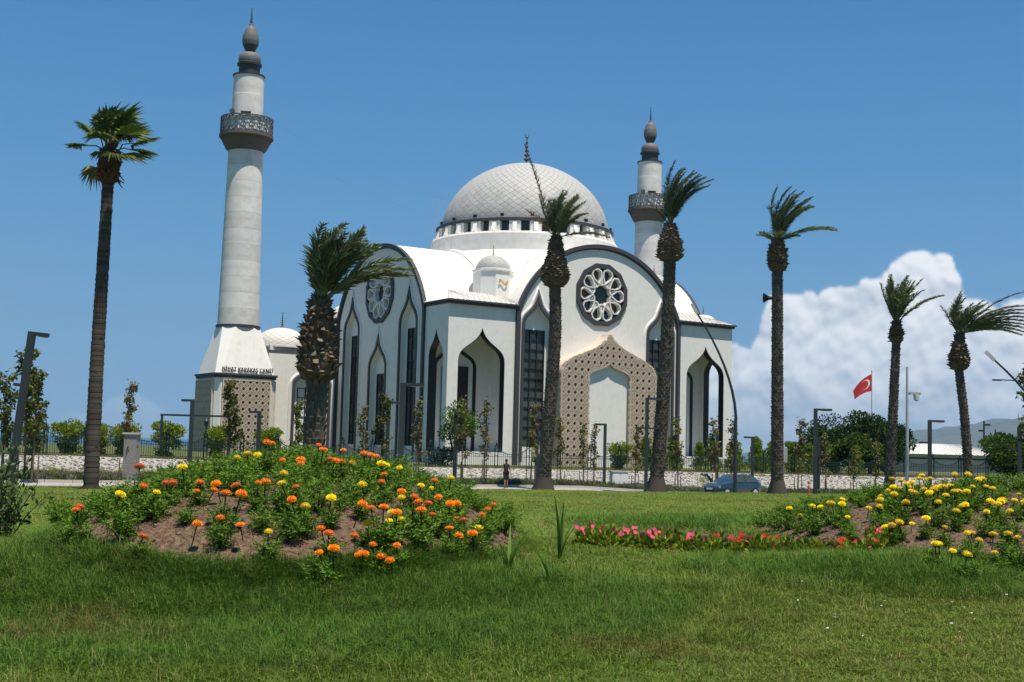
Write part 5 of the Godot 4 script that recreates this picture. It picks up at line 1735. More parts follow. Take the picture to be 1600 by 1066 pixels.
func build_flowers() -> void:
	var fol := [marigold_foliage(401, 0.15, 0.24, 11), marigold_foliage(402, 0.17, 0.27, 12), marigold_foliage(403, 0.13, 0.2, 10), marigold_foliage(404, 0.15, 0.3, 11)]
	var heads := [pompon(411, 0.033), pompon(412, 0.033)]
	var sm := MB.new()
	sm.col = Color(0.06, 0.09, 0.025)
	sm.tube([Vector3(0, -0.16, 0), V0], [0.004, 0.005], 5, false)
	var stem := sm.mesh()
	# every entry: x, depth, colour (o orange, y yellow, - none), size of the head
	for bed in [["mixed", LM, LEFT_FLOWERS], ["yellow", RM, RIGHT_FLOWERS]]:
		rng.seed = 420 if bed[0] == "mixed" else 430
		var m: Array = bed[1]
		var placed := []
		for f in bed[2]:
			var joined := false
			for p in placed:
				if p.size() < 7 and pow(p[0] - f[0], 2) + pow(p[1] - f[1], 2) < 0.03 and p[2] == f[2]:
					p.append([f[0] - p[0], f[1] - p[1]])
					joined = true
					break
			if not joined:
				placed.append([f[0], f[1], f[2], f[3]])
		var tries := 0
		var want := 180 if bed[0] == "mixed" else 120
		while placed.size() < want and tries < 9000:
			tries += 1
			var x := rng.randf_range(m[0] - m[2], m[0] + m[2])
			var d := rng.randf_range(m[1] - m[3], m[1] + m[3] * 0.3)
			if pow((x - m[0]) / m[2], 2) + pow((d - m[1]) / m[3], 2) > 0.84 or absf(x) > 0.44 * d:
				continue
			var ok := true
			for p in placed:
				if pow(p[0] - x, 2) + pow(p[1] - d, 2) < 0.042:
					ok = false
					break
			if ok:
				placed.append([x, d, "-", 1.0])
		for p in placed:
			var lb: String
			if bed[0] == "mixed":
				lb = {"o": "marigold plant with an orange flower on the mixed orange and yellow mound", "y": "marigold plant with a yellow flower on the mostly orange mound", "-": "marigold plant without open flowers on the mixed orange and yellow mound"}[p[2]]
			else:
				lb = {"y": "marigold plant with a yellow flower on the all-yellow mound", "o": "marigold plant with an orange flower", "-": "marigold plant without open flowers on the all-yellow mound"}[p[2]]
			var t := thing("marigold_plant", lb, "marigold", on_ground(p[0], p[1], 0.0), 0.0, "marigolds on the mixed mound" if bed[0] == "mixed" else "marigolds on the yellow mound")
			var k := rng.randi() % 4
			var sc := rng.randf_range(0.58, 0.98) * (1.0 if bed[0] == "mixed" else 0.9)
			part(t, "foliage", fol[k], M.leaf, V0, rng.randf() * TAU).scale = Vector3.ONE * sc
			if p[2] != "-":
				var hy := ([0.24, 0.27, 0.2, 0.3][k] as float) * sc + 0.03
				var fm: Material = M.petal_orange if p[2] == "o" else M.petal_yellow
				var offs := [[0.0, 0.0]]
				for e in range(4, p.size()):
					offs.append(p[e])
				for e in offs:
					var at := Vector3(e[0], hy - 0.1 * Vector2(e[0], e[1]).length() + gh(p[0] + e[0], -p[1] - e[1]) - gh(p[0], -p[1]), -e[1] + 0.02)
					var hd := part(t, "flower", heads[rng.randi() % 2], fm, at)
					hd.rotation = Vector3(rng.randf_range(0.05, 0.5), rng.randf() * TAU, 0)
					hd.scale = Vector3(1, rng.randf_range(0.7, 1.1), 1) * p[3] * rng.randf_range(0.75, 1.2)
					part(hd, "flower_stem", stem, M.leaf)
	# clods on the bare soil
	var cm := MB.new()
	rng.seed = 450
	for i in 5:
		cm.box(rand_dir() * 0.25, Vector3(1.0, 0.7, 0.85) * rng.randf_range(0.6, 1.0), Basis.from_euler(rand_dir() * 1.5))
	var cx := []
	var cc := []
	for i in 5200:
		var m: Array = LM if i % 2 else RM
		var x := rng.randf_range(m[0] - m[2], m[0] + m[2])
		var d := rng.randf_range(m[1] - m[3], m[1] + m[3] * 0.3)
		if pow((x - m[0]) / m[2], 2) + pow((d - m[1]) / m[3], 2) > 0.9: continue
		cx.append(Transform3D(Basis.from_euler(rand_dir() * 3.0).scaled(Vector3.ONE * 0.012 * pow(rng.randf_range(0.5, 1.6), 2)), on_ground(x, d, 0.012)))
		cc.append(vary(Color(0.15, 0.097, 0.063), 0.35))
	scatter("soil_clods", cm.mesh(), M.bank_stone, cx, cc, "loose clods of brown soil on the flower mounds", "soil")
	# border of periwinkles
	rng.seed = 440
	var lf := MB.new()
	for i in 90:
		var d := rand_dir()
		d.y = absf(d.y)
		lf.col = vary(Color(0.13, 0.22, 0.025) if rng.randf() < 0.6 else Color(0.30, 0.33, 0.035), 0.25)
		leaf(lf, Vector3(d.x * 0.06, d.y * 0.13, d.z * 0.06), (d + UP * 0.3).normalized(), 0.055, 0.028)
	lf.col = Color(1, 1, 1)
	var lm := lf.mesh()
	var fl := MB.new()
	for i in 5:
		var a := TAU * i / 5
		var e := Vector3(cos(a), 0.1, sin(a)) * 0.026
		var s := Vector3(-sin(a), 0, cos(a)) * 0.014
		fl.tri(V0, e * 0.8 - s, e)
		fl.tri(V0, e, e * 0.8 + s)
	var fmesh := fl.mesh()
	for i in 66:
		var x := lerpf(0.68, 3.35, (i + rng.randf()) / 66.0)
		var d := border_d(x) + rng.randf_range(-0.2, 0.2)
		var red := x > 1.75 and rng.randf() < 0.85
		var t := thing("periwinkle_plant", "small periwinkle plant with red flowers in the low border" if red else "small periwinkle plant with pink flowers in the low border", "periwinkle", on_ground(x, d), rng.randf() * TAU, "periwinkles in the low border")
		part(t, "foliage", lm, M.leaf).scale = Vector3.ONE * rng.randf_range(0.8, 1.25)
		for k in rng.randi_range(2, 6):
			var f := part(t, "flower", fmesh, M.petal_red if red else M.petal_pink, Vector3(rng.randf_range(-0.06, 0.06), rng.randf_range(0.12, 0.19), rng.randf_range(-0.05, 0.06)))
			f.rotation = Vector3(rng.randf_range(0.3, 1.2), rng.randf_range(-0.6, 0.6), 0)
			f.scale = Vector3.ONE * rng.randf_range(0.6, 0.9)
	build_weeds()

func build_weeds() -> void:
	# reed-like weed by the end of the mound
	rng.seed = 460
	var n := 0
	for s in [[0.42, 10.2, 0.62, 9, "tall reed-like weed with broad upright blades at the end of the mixed mound"], [0.02, 9.3, 0.42, 7, "arching broad-bladed weed in the long grass"], [0.30, 8.9, 0.34, 6, "low broad-bladed weed in the long grass"]]:
		var b := MB.new()
		for i in s[3]:
			var a := rng.randf() * TAU
			var e := Vector3(cos(a), 0, sin(a))
			var l: float = s[2] * rng.randf_range(0.6, 1.15)
			var w := e.cross(UP) * 0.016
			b.col = vary(Color(0.10, 0.19, 0.035), 0.25)
			var prev := V0
			var ln := rng.randf_range(0.15, 0.75) if n > 0 else rng.randf_range(0.1, 0.45)
			for k in 5:
				var t := (k + 1) / 5.0
				var p := UP * l * (t - 0.25 * ln * t * t) + e * l * ln * t * t
				var w0 := w * (1.0 - pow(k / 5.0, 2.0))
				var w1 := w * (1.0 - pow(t, 2.0))
				b.quad(prev - w0, p - w1, p + w1, prev + w0)
				prev = p
		b.col = Color(1, 1, 1)
		single("broad_weed", b, M.grass, s[4], "weed", on_ground(s[0], s[1], -0.01))
		n += 1
	# leafy weeds beside the fan palm
	for s in [[-4.35, 10.9, 0.75], [-4.0, 10.2, 0.6], [-4.75, 11.8, 0.8], [-4.5, 10.0, 0.5]]:
		var t := thing("leafy_weed", "bushy grey-green weed at the edge of the lawn beside the mixed mound", "weed", on_ground(s[0], s[1], -0.01), 0.0, "weeds at the end of the mixed mound")
		var b := MB.new()
		for i in 16:
			var a := rng.randf() * TAU
			var q := Vector3(cos(a) * rng.randf_range(0.1, 0.4), s[2] * rng.randf_range(0.5, 1.1), sin(a) * rng.randf_range(0.1, 0.4))
			b.col = Color(0.08, 0.11, 0.04)
			b.tube([V0, q * 0.5 + UP * 0.05, q], [0.006, 0.005, 0.002], 4, false)
			for j in 26:
				b.col = vary(Color(0.085, 0.13, 0.05), 0.3)
				leaf(b, q * rng.randf_range(0.2, 1.0) + rand_dir() * 0.03, (rand_dir() + UP * 0.4).normalized(), 0.06, 0.032)
		b.col = Color(1, 1, 1)
		part(t, "foliage", b, M.leaf)

# ---------------------------------------------------------------- fence, lamps, signs
func build_fence() -> void:
	var pm := MB.new()
	for dx in [-0.1, 0.1]:
		for dz in [-0.1, 0.1]:
			pm.tube([Vector3(dx, 0, dz), Vector3(dx, 1.62, dz)], [0.028, 0.028], 6)
	pm.box(Vector3(0, 0.05, 0), Vector3(0.36, 0.1, 0.36))
	pm.box(Vector3(0, 0.95, 0), Vector3(0.27, 0.05, 0.27))
	pm.box(Vector3(0, 1.64, 0), Vector3(0.32, 0.06, 0.32))
	pm.tube([Vector3(0, 1.66, 0), Vector3(0, 1.78, 0)], [0.1, 0.05], 8)
	pm.ball(Vector3(0, 1.84, 0), Vector3(0.075, 0.08, 0.075), 8, 6)
	pm.tube([Vector3(0, 1.88, 0), Vector3(0, 2.12, 0)], [0.03, 0.004], 6)
	var post := pm.mesh()
	var lm := MB.new()
	lm.tube([Vector3(0, 1.9, 0), Vector3(0, 2.15, 0)], [0.03, 0.03], 6)
	lm.lathe([Vector2(0.06, 2.12), Vector2(0.13, 2.18), Vector2(0.15, 2.42), Vector2(0.19, 2.45), Vector2(0.09, 2.6), Vector2(0.02, 2.68)], 6)
	var lantern := lm.mesh()
	var t := thing("iron_fence", "dark green wrought iron fence with swooping panels and finial posts on the terrace edge", "fence", V0)
	var pts := []
	var x := -33.0
	while x < 42.0:
		pts.append(on_ground(x, edge_d(x) + 3.6))
		x += 2.5 * (0.78 if x < -6 else 0.95)
	for i in pts.size():
		var p := part(t, "post", post, M.iron_green, pts[i])
		if i in [7, 12]:
			part(p, "lantern", lantern, M.iron_green)
		if i + 1 < pts.size():
			var a: Vector3 = pts[i]
			var b: Vector3 = pts[i + 1]
			var m := MB.new()
			var n := 17
			var prev := V0
			for k in n + 1:
				var u := float(k) / n
				var q := a.lerp(b, u)
				var top := 1.02 + 0.5 * pow(absf(u * 2 - 1), 2.2)
				if k > 0 and k < n:
					m.box(q + UP * (0.12 + top) / 2, Vector3(0.03, top - 0.12, 0.03))
					m.tube([q + UP * top, q + UP * (top + 0.12)], [0.024, 0.003], 4)
					if k % 2 == 0:
						m.tube([q + UP * (top - 0.16) + Vector3(-0.06, 0, 0), q + UP * (top - 0.07), q + UP * (top - 0.16) + Vector3(0.06, 0, 0)], [0.014, 0.014, 0.014], 4)
				var r := q + UP * top
				if k > 0:
					m.beam(prev, r, 0.045, 0.045)
				prev = r
			m.beam(a + UP * 0.14, b + UP * 0.14, 0.045, 0.045)
			m.beam(a + UP * 0.85, b + UP * 0.85, 0.03, 0.03)
			part(t, "panel", m, M.iron_green)

# L-shaped park lamp: pole, head arm to one side, optional second arm lower down
func park_lamp(at: Vector3, h: float, w: float, arm: float, low: Array, label: String, lean := 0.0, turn := 0.0) -> void:
	var t := thing("park_lamp", label, "street lamp", at, turn, "park lamps with square arms")
	t.rotation.z = lean
	var p := MB.new()
	p.box(Vector3(0, h / 2, 0), Vector3(w, h, w))
	p.box(Vector3(0, 0.02, 0), Vector3(w * 2.2, 0.04, w * 2.2))
	part(t, "pole", p, M.lamp_metal)
	var a := MB.new()
	var s := signf(arm)
	a.box(Vector3(arm / 2 + s * w / 2, h - w * 0.3, 0), Vector3(absf(arm), w * 0.6, w * 0.96))
	var am := part(t, "arm", a, M.lamp_metal)
	var l := MB.new()
	l.box(Vector3(arm * 0.6 + s * w / 2, h - w * 0.6 - 0.012, 0), Vector3(absf(arm) * 0.6, 0.02, w * 0.7))
	part(am, "lamp_lens", l, M.lamp_lens)
	for k in low:
		var b := MB.new()
		var q := signf(k[0])
		b.box(Vector3(k[0] / 2 + q * w / 2, k[1], 0), Vector3(absf(k[0]), w * 0.5, w * 0.9))
		part(t, "arm", b, M.lamp_metal)

func build_lamps() -> void:
	park_lamp(on_ground(-15.5, 40, -0.1), 5.05, 0.2, 0.42, [[-0.22, 3.35]], "leaning dark square-section lamp beside the fan palm", -0.09)
	park_lamp(on_ground(-19.35, 78, -0.05), 3.9, 0.22, -0.55, [], "dark square lamp with one arm beside the lettered minaret base")
	park_lamp(on_ground(-15.25, 78, -0.05), 4.1, 0.22, -0.5, [], "dark square lamp before the pierced screen of the minaret base")
	park_lamp(on_ground(-6.4, 76, -0.05), 6.1, 0.32, 1.1, [], "tall thick square lamp before the shaded facade")
	park_lamp(on_ground(-8.35, 88, -0.05), 4.5, 0.24, 0.8, [], "square lamp with a short arm beside the tall thick lamp")
	park_lamp(on_ground(-3.6, 86, -0.05), 4.9, 0.24, -0.7, [], "square lamp pole before the ball-headed tree", 0.0, 1.4)
	park_lamp(on_ground(1.85, 86, -0.05), 4.65, 0.22, 0.6, [], "square lamp pole between the tall window and the palm", 0.0, -1.3)
	park_lamp(on_ground(6.4, 86, -0.05), 4.4, 0.2, -0.6, [], "square lamp with an arm in front of the blank portal panel")
	park_lamp(on_ground(8.25, 77.2, -0.05), 5.75, 0.2, 0.85, [[-0.6, 3.9], [0.65, 3.9]], "square lamp with three arms beside the palm at the portal")
	park_lamp(on_ground(15.7, 97, -0.05), 4.2, 0.2, -0.5, [], "square lamp behind saplings at the open porch")
	park_lamp(on_ground(18.0, 95, -0.05), 4.2, 0.2, -0.55, [], "square lamp beyond the blue car")
	park_lamp(on_ground(18.6, 78, -0.05), 5.3, 0.2, 0.9, [[-0.6, 3.7]], "square lamp with two arms near the red bollard")
	park_lamp(on_ground(22.9, 95, -0.05), 4.3, 0.2, -0.6, [], "square lamp close behind the two-armed one")
	park_lamp(on_ground(27.85, 85, -0.05), 5.1, 0.22, 0.85, [[-0.6, 3.6]], "square lamp with two arms before the white-roofed building")
	park_lamp(on_ground(33.8, 85, -0.05), 4.75, 0.22, 0.8, [[-0.5, 3.3]], "square lamp beside the far hedge")
	# curved street lights
	var n := 0
	for s in [[14.45, 82.0, 11.75, -2.55, "tall dark curved street light standing beside the blue car"], [31.6, 75.0, 8.4, -3.2, "dark curved street light with a small side arm at the edge of the park"]]:
		var base := on_ground(s[0], s[1], -0.1)
		var t := thing("curved_street_light", s[4], "street light", base, 0.0, "curved street lights")
		var pts := []
		var rad := []
		for i in 15:
			var u := i / 14.0
			pts.append(Vector3(s[3] * pow(maxf(u - 0.42, 0.0) / 0.58, 1.7), s[2] * u * (1.0 - 0.02 * u), 0))
			rad.append(lerpf(0.13, 0.055, u))
		var m := MB.new()
		m.tube(pts, rad, 10)
		part(t, "pole", m, M.lamp_metal)
		var hd := MB.new()
		var e: Vector3 = pts[14]
		var d: Vector3 = (pts[14] - pts[12]).normalized()
		hd.beam(e, e + d * 0.75, 0.2, 0.07, Vector3(0, 0, 1))
		part(t, "lamp_head", hd, M.steel_pale)
		if n == 1:
			var ar := MB.new()
			ar.beam(pts[12], pts[12] + Vector3(-0.9, 0.02, 0), 0.06, 0.06)
			ar.box(pts[12] + Vector3(-1.1, 0.0, 0), Vector3(0.5, 0.09, 0.2))
			part(t, "arm", ar, M.lamp_metal)
		n += 1

func build_street_things() -> void:
	# stone gate pillar and beam
	var p := thing("gate_pillar", "grey stone gate pillar with a pale cap beside the road", "pillar", on_ground(-18.2, 62, -0.05))
	var m := MB.new()
	m.box(Vector3(0, 1.2, 0), Vector3(0.62, 2.4, 0.62))
	part(p, "shaft", m, M.pillar_stone)
	m = MB.new()
	m.box(Vector3(0, 2.44, 0), Vector3(0.74, 0.09, 0.74))
	part(p, "cap", m, M.kerb)
	var gb := thing("gate_beam", "dark overhead beam of the garden gate on two posts", "gate", on_ground(-19.6, 80, 0.0))
	m = MB.new()
	m.box(Vector3(0, 2.75, 0), Vector3(4.4, 0.12, 0.14))
	part(gb, "beam", m, M.lamp_metal)
	for x in [-2.1, 2.1]:
		m = MB.new()
		m.box(Vector3(x, 1.35, 0), Vector3(0.12, 2.7, 0.12))
		part(gb, "post", m, M.lamp_metal)
	# electrical cabinet
	var c := thing("utility_cabinet", "pale grey utility cabinet beside the lamp at the portal", "cabinet", on_ground(7.5, 87.5, -0.02), 0.35)
	m = MB.new()
	m.box(Vector3(0, 0.62, 0), Vector3(1.15, 1.14, 0.5))
	m.box(Vector3(0, 0.03, 0), Vector3(1.2, 0.1, 0.55))
	part(c, "housing", m, M.painted_white)
	m = MB.new()
	m.box(Vector3(0, 1.22, 0), Vector3(1.25, 0.07, 0.6))
	part(c, "lid", m, M.steel_pale)
	for x in [-0.28, 0.28]:
		m = MB.new()
		m.box(Vector3(x, 0.64, 0.256), Vector3(0.5, 0.98, 0.02))
		part(c, "door", m, M.painted_white)
	# camera mast
	var cm := thing("camera_mast", "pale grey camera mast with a side bracket and a dome camera", "mast", on_ground(21.7, 70, -0.1))
	m = MB.new()
	m.tube([V0, Vector3(0, 4.5, 0), Vector3(0, 7.3, 0)], [0.095, 0.08, 0.055], 10)
	part(cm, "pole", m, M.steel_pale)
	m = MB.new()
	m.beam(Vector3(0, 5.9, 0), Vector3(0.6, 5.9, 0), 0.06, 0.06)
	m.box(Vector3(0.42, 5.85, 0), Vector3(0.6, 0.12, 0.3))
	part(cm, "bracket", m, M.steel_pale)
	m = MB.new()
	m.lathe([Vector2(0.02, 5.42), Vector2(0.14, 5.5), Vector2(0.16, 5.66), Vector2(0.17, 5.8)], 12, Vector3(0.5, 0, 0))
	part(cm, "dome_camera", m, M.painted_white)
	# flagpole and flag
	var fp := single("flagpole", (func():
		var b := MB.new()
		b.tube([V0, Vector3(0, 10.2, 0)], [0.07, 0.04], 8)
		b.ball(Vector3(0, 10.25, 0), Vector3(0.08, 0.08, 0.08), 8, 6)
		return b).call(), M.steel_pale, "thin grey flagpole rising from the dark trees", "flagpole", on_ground(36.7, 130))
	var top := fp.position + UP * 9.95
	var fl := MB.new()
	var surf := func(u: float, v: float) -> Vector3:
		# u from the hoist to the fly, v from the foot to the head; the cloth blows to the left and sags
		var sag := 1.05 * u * u + 0.75 * u
		var wave := 0.18 * sin(u * 6.0 + v * 2.0) * u
		return top + Vector3(-2.05 * u + 0.25 * u * (1.0 - v), -1.75 * (1.0 - v) * (1.0 - 0.22 * u) - sag * (0.72 + 0.28 * v), wave + 0.3 * u)
	for i in 20:
		for j in 12:
			var u0 := i / 20.0
			var v0 := j / 12.0
			fl.quad(surf.call(u0, v0), surf.call(u0, v0 + 1 / 12.0), surf.call(u0 + 0.05, v0 + 1 / 12.0), surf.call(u0 + 0.05, v0))
	var flag := thing("flag", "red flag with a white crescent blowing from the flagpole", "flag", V0)
	part(flag, "cloth", fl, M.flag_red)
	var cr := MB.new()
	for side in [-1.0, 1.0]:
		for i in 22:
			var q := []
			for k in [i, i + 1]:
				var a := lerpf(-2.45, 2.45, k / 22.0)
				var th := 0.115 * (0.5 + 0.5 * cos(a * 1.28))
				for r in [0.30, 0.30 - th]:
					var u: float = 0.36 - r * cos(a) * 0.85
					var v: float = 0.52 + r * sin(a)
					q.append(surf.call(u, v) + Vector3(0, 0, 0.02 * side))
			cr.quad(q[0], q[1], q[3], q[2])
	part(flag, "crescent", cr, M.flag_white)
	# masts by the far building
	for s in [[59.2, 160.0, 6.4, "floodlight mast with four lamps behind the far trees"], [64.4, 170.0, 5.6, "shorter floodlight mast beyond the far trees"]]:
		var t := thing("floodlight_mast", s[3], "mast", on_ground(s[0], s[1]), 0.0, "floodlight masts")
		m = MB.new()
		m.tube([V0, Vector3(0, s[2], 0)], [0.14, 0.1], 8)
		part(t, "pole", m, M.lamp_metal)
		for k in 4:
			m = MB.new()
			m.box(Vector3(0.45 if k % 2 == 0 else -0.35, s[2] - 0.5 - k * 0.75, 0), Vector3(0.6, 0.24, 0.3))
			part(t, "floodlight", m, M.lamp_metal)
	m = MB.new()
	m.tube([V0, Vector3(0, 9.2, 0)], [0.12, 0.07], 8)
	single("slim_mast", m, M.steel_pale, "slim pale mast against the hill", "mast", Vector3(77.4, 0.3, -195))
	# road sign seen from behind, bollard
	var sg := thing("road_sign", "road sign seen from behind on a grey post beside a palm", "sign", on_ground(16.9, 79, -0.05))
	m = MB.new()
	m.tube([V0, Vector3(0, 3.0, 0)], [0.04, 0.04], 8)
	part(sg, "post", m, M.steel_pale)
	m = MB.new()
	m.box(Vector3(0, 2.45, 0.05), Vector3(0.42, 0.85, 0.03))
	part(sg, "plate", m, M.sign_back)
	var bo := thing("bollard", "orange-red traffic bollard at the road edge", "bollard", on_ground(18.1, 77.5, -0.02))
	m = MB.new()
	m.lathe([Vector2(0.13, 0), Vector2(0.13, 0.04), Vector2(0.06, 0.06), Vector2(0.055, 0.85), Vector2(0.0, 0.9)], 10)
	part(bo, "body", m, M.cone_red)
	m = MB.new()
	m.lathe([Vector2(0.061, 0.55), Vector2(0.061, 0.68)], 10)
	part(bo, "band", m, M.plate_white)
	# low building with a pale metal roof
	var b := thing("low_building", "low cream building with a pale ribbed metal roof beyond the trees", "building", Vector3(47.0, 0.9, -140.0), 0.1)
	m = MB.new()
	m.box(Vector3(0, 1.0, 0), Vector3(10.2, 2.0, 7.0))
	part(b, "wall", m, M.wall_cream)
	m = MB.new()
	m.box(Vector3(0, 1.55, 0.05), Vector3(10.4, 0.16, 7.05))
	part(b, "fascia", m, M.dark_trim)
	m = MB.new()
	var e := [Vector3(-5.6, 2.0, 4.0), Vector3(5.6, 2.0, 4.0), Vector3(5.6, 2.0, -4.0), Vector3(-5.6, 2.0, -4.0)]
	var u := [Vector3(-2.2, 3.1, 0.6), Vector3(2.2, 3.1, 0.6), Vector3(2.2, 3.1, -0.6), Vector3(-2.2, 3.1, -0.6)]
	for i in 4:
		var j := (i + 1) % 4
		m.quad(e[i], u[i], u[j], e[j])
	m.quad(u[0], u[3], u[2], u[1])
	var rf := part(b, "roof", m, M.roof_metal)
	for i in 19:
		var x := -5.4 + i * 0.6
		var rb := MB.new()
		rb.beam(Vector3(x, 2.03, 4.0), Vector3(clampf(x * 0.39, -2.2, 2.2), 3.13, 0.6), 0.07, 0.06)
		part(rf, "roof_rib", rb, M.roof_metal)
	# strings of lights hung between the minarets
	var ls := thing("light_strings", "fine net of light strings hung on cables between the minarets", "light strings", V0)
	var a0 := Vector3(-25.0, 34.0, -122.0)
	var a1 := Vector3(14.6, 33.7, -155.0)
	var cab := func(k: float, off: float) -> Vector3: return a0.lerp(a1, k) + UP * (off - 5.6 * sin(k * PI) * (1.0 - 0.25 * k))
	m = MB.new()
	for off in [0.0, -2.1]:
		for i in 40:
			m.beam(cab.call(i / 40.0, off), cab.call((i + 1) / 40.0, off), 0.005, 0.005)
	part(ls, "cable", m, M.lamp_metal)
	m = MB.new()
	for i in 40:
		var k := 0.40 + i * 0.0062
		var q: Vector3 = cab.call(k, 0.0)
		m.beam(q, q - UP * 4.3, 0.014, 0.014)
	part(ls, "light_string", m, M.steel_pale)

# ---------------------------------------------------------------- car
func build_car() -> void:
	var t := thing("car", "dark blue hatchback car driving along the road", "car", Vector3(14.9, -0.40, -85.6), 0.0)
	t.rotation.y = 3.75
	# local: +x forward, z across. Loft of cross sections: [x, half width, sill, belt, roof, half roof width]
	var secs := [[-2.02, 0.62, 0.42, 0.78, 0.80, 0.55], [-1.95, 0.76, 0.30, 0.88, 0.98, 0.6], [-1.6, 0.85, 0.24, 0.93, 1.30, 0.58], [-1.1, 0.87, 0.22, 0.94, 1.45, 0.6], [-0.3, 0.88, 0.21, 0.93, 1.49, 0.62], [0.25, 0.88, 0.21, 0.92, 1.44, 0.6], [0.75, 0.88, 0.21, 0.91, 1.18, 0.64], [1.1, 0.87, 0.22, 0.90, 0.96, 0.72], [1.6, 0.83, 0.24, 0.82, 0.85, 0.66], [1.95, 0.72, 0.28, 0.68, 0.71, 0.55], [2.06, 0.58, 0.36, 0.55, 0.58, 0.45]]
	var ring := func(s: Array) -> Array:
		return [Vector3(s[0], s[2], -s[1] * 0.9), Vector3(s[0], (s[2] + s[3]) * 0.5, -s[1] * 1.0), Vector3(s[0], s[3], -s[1] * 0.955), Vector3(s[0], lerpf(s[3], s[4], 0.9), -s[5]), Vector3(s[0], s[4], -s[5] * 0.82), Vector3(s[0], s[4] + 0.015, 0.0), Vector3(s[0], s[4], s[5] * 0.82), Vector3(s[0], lerpf(s[3], s[4], 0.9), s[5]), Vector3(s[0], s[3], s[1] * 0.955), Vector3(s[0], (s[2] + s[3]) * 0.5, s[1] * 1.0), Vector3(s[0], s[2], s[1] * 0.9)]
	var b := MB.new()
	for i in secs.size() - 1:
		var p: Array = ring.call(secs[i])
		var q: Array = ring.call(secs[i + 1])
		for k in 10:
			b.quad(p[k], q[k], q[k + 1], p[k + 1])
	for e in [0, secs.size() - 1]:
		var p: Array = ring.call(secs[e])
		for k in 9:
			b.tri(p[0], p[k + 1], p[k + 2])
	part(t, "body", b, M.car_paint)
	# glass set just proud of the cabin
	var pan := func(called: String, ps: Array) -> void:
		var g := MB.new()
		g.quad(ps[0], ps[1], ps[2], ps[3])
		part(t, called, g, M.glass_dark)
	pan.call("windscreen", [Vector3(1.06, 0.985, -0.66), Vector3(0.33, 1.425, -0.52), Vector3(0.33, 1.425, 0.52), Vector3(1.06, 0.985, 0.66)])
	pan.call("rear_window", [Vector3(-1.92, 1.02, 0.54), Vector3(-1.62, 1.30, 0.48), Vector3(-1.62, 1.30, -0.48), Vector3(-1.92, 1.02, -0.54)])
	for s in [-1.0, 1.0]:
		pan.call("side_window", [Vector3(0.72, 0.97, s * 0.84), Vector3(0.2, 1.36, s * 0.655), Vector3(-0.35, 1.40, s * 0.66), Vector3(-0.35, 0.97, s * 0.855)])
		pan.call("side_window", [Vector3(-0.45, 0.97, s * 0.855), Vector3(-0.45, 1.40, s * 0.66), Vector3(-1.2, 1.34, s * 0.65), Vector3(-1.5, 1.0, s * 0.82)])
		var h := MB.new()
		h.box(Vector3(1.82, 0.66, s * 0.6), Vector3(0.22, 0.13, 0.28), Basis(UP, -s * 0.35))
		part(t, "headlight", h, M.lamp_clear)
		h = MB.new()
		h.box(Vector3(0.62, 0.98, s * 0.97), Vector3(0.12, 0.14, 0.2))
		part(t, "mirror", h, M.car_paint)
		for x in [1.3, -1.28]:
			var w := MB.new()
			w.xf = Transform3D(Basis(Vector3.RIGHT, PI / 2), Vector3(x, 0.31, s * 0.78))
			w.lathe([Vector2(0.2, -0.1), Vector2(0.31, -0.1), Vector2(0.315, 0.0), Vector2(0.31, 0.1), Vector2(0.2, 0.1)], 20)
			var wh := part(t, "wheel", w, M.rubber)
			w = MB.new()
			w.xf = Transform3D(Basis(Vector3.RIGHT, PI / 2), Vector3(x, 0.31, s * 0.8))
			w.lathe([Vector2(0.0, -0.09), Vector2(0.2, -0.09), Vector2(0.2, 0.09), Vector2(0.0, 0.09)], 12)
			part(wh, "rim", w, M.rim)
	var gr := MB.new()
	gr.box(Vector3(2.03, 0.40, 0), Vector3(0.08, 0.16, 0.9))
	part(t, "grille", gr, M.plastic_black)
	gr = MB.new()
	gr.box(Vector3(2.08, 0.52, 0), Vector3(0.03, 0.11, 0.5))
	part(t, "number_plate", gr, M.plate_white)

# ---------------------------------------------------------------- the walker: smooth bodies from tapered capsules
func capsule_field(caps: Array, p: Vector3, k: float) -> float:
	var d := 1e9
	for c in caps:
		var a: Vector3 = c[0]
		var ab: Vector3 = c[1] - a
		var h := clampf((p - a).dot(ab) / maxf(ab.length_squared(), 1e-9), 0, 1)
		var e := (p - a - ab * h).length() - lerpf(c[2], c[3], h)
		var m := clampf(0.5 + 0.5 * (d - e) / k, 0, 1)
		d = lerpf(d, e, m) - k * m * (1.0 - m) if d < 1e8 else e
	return d

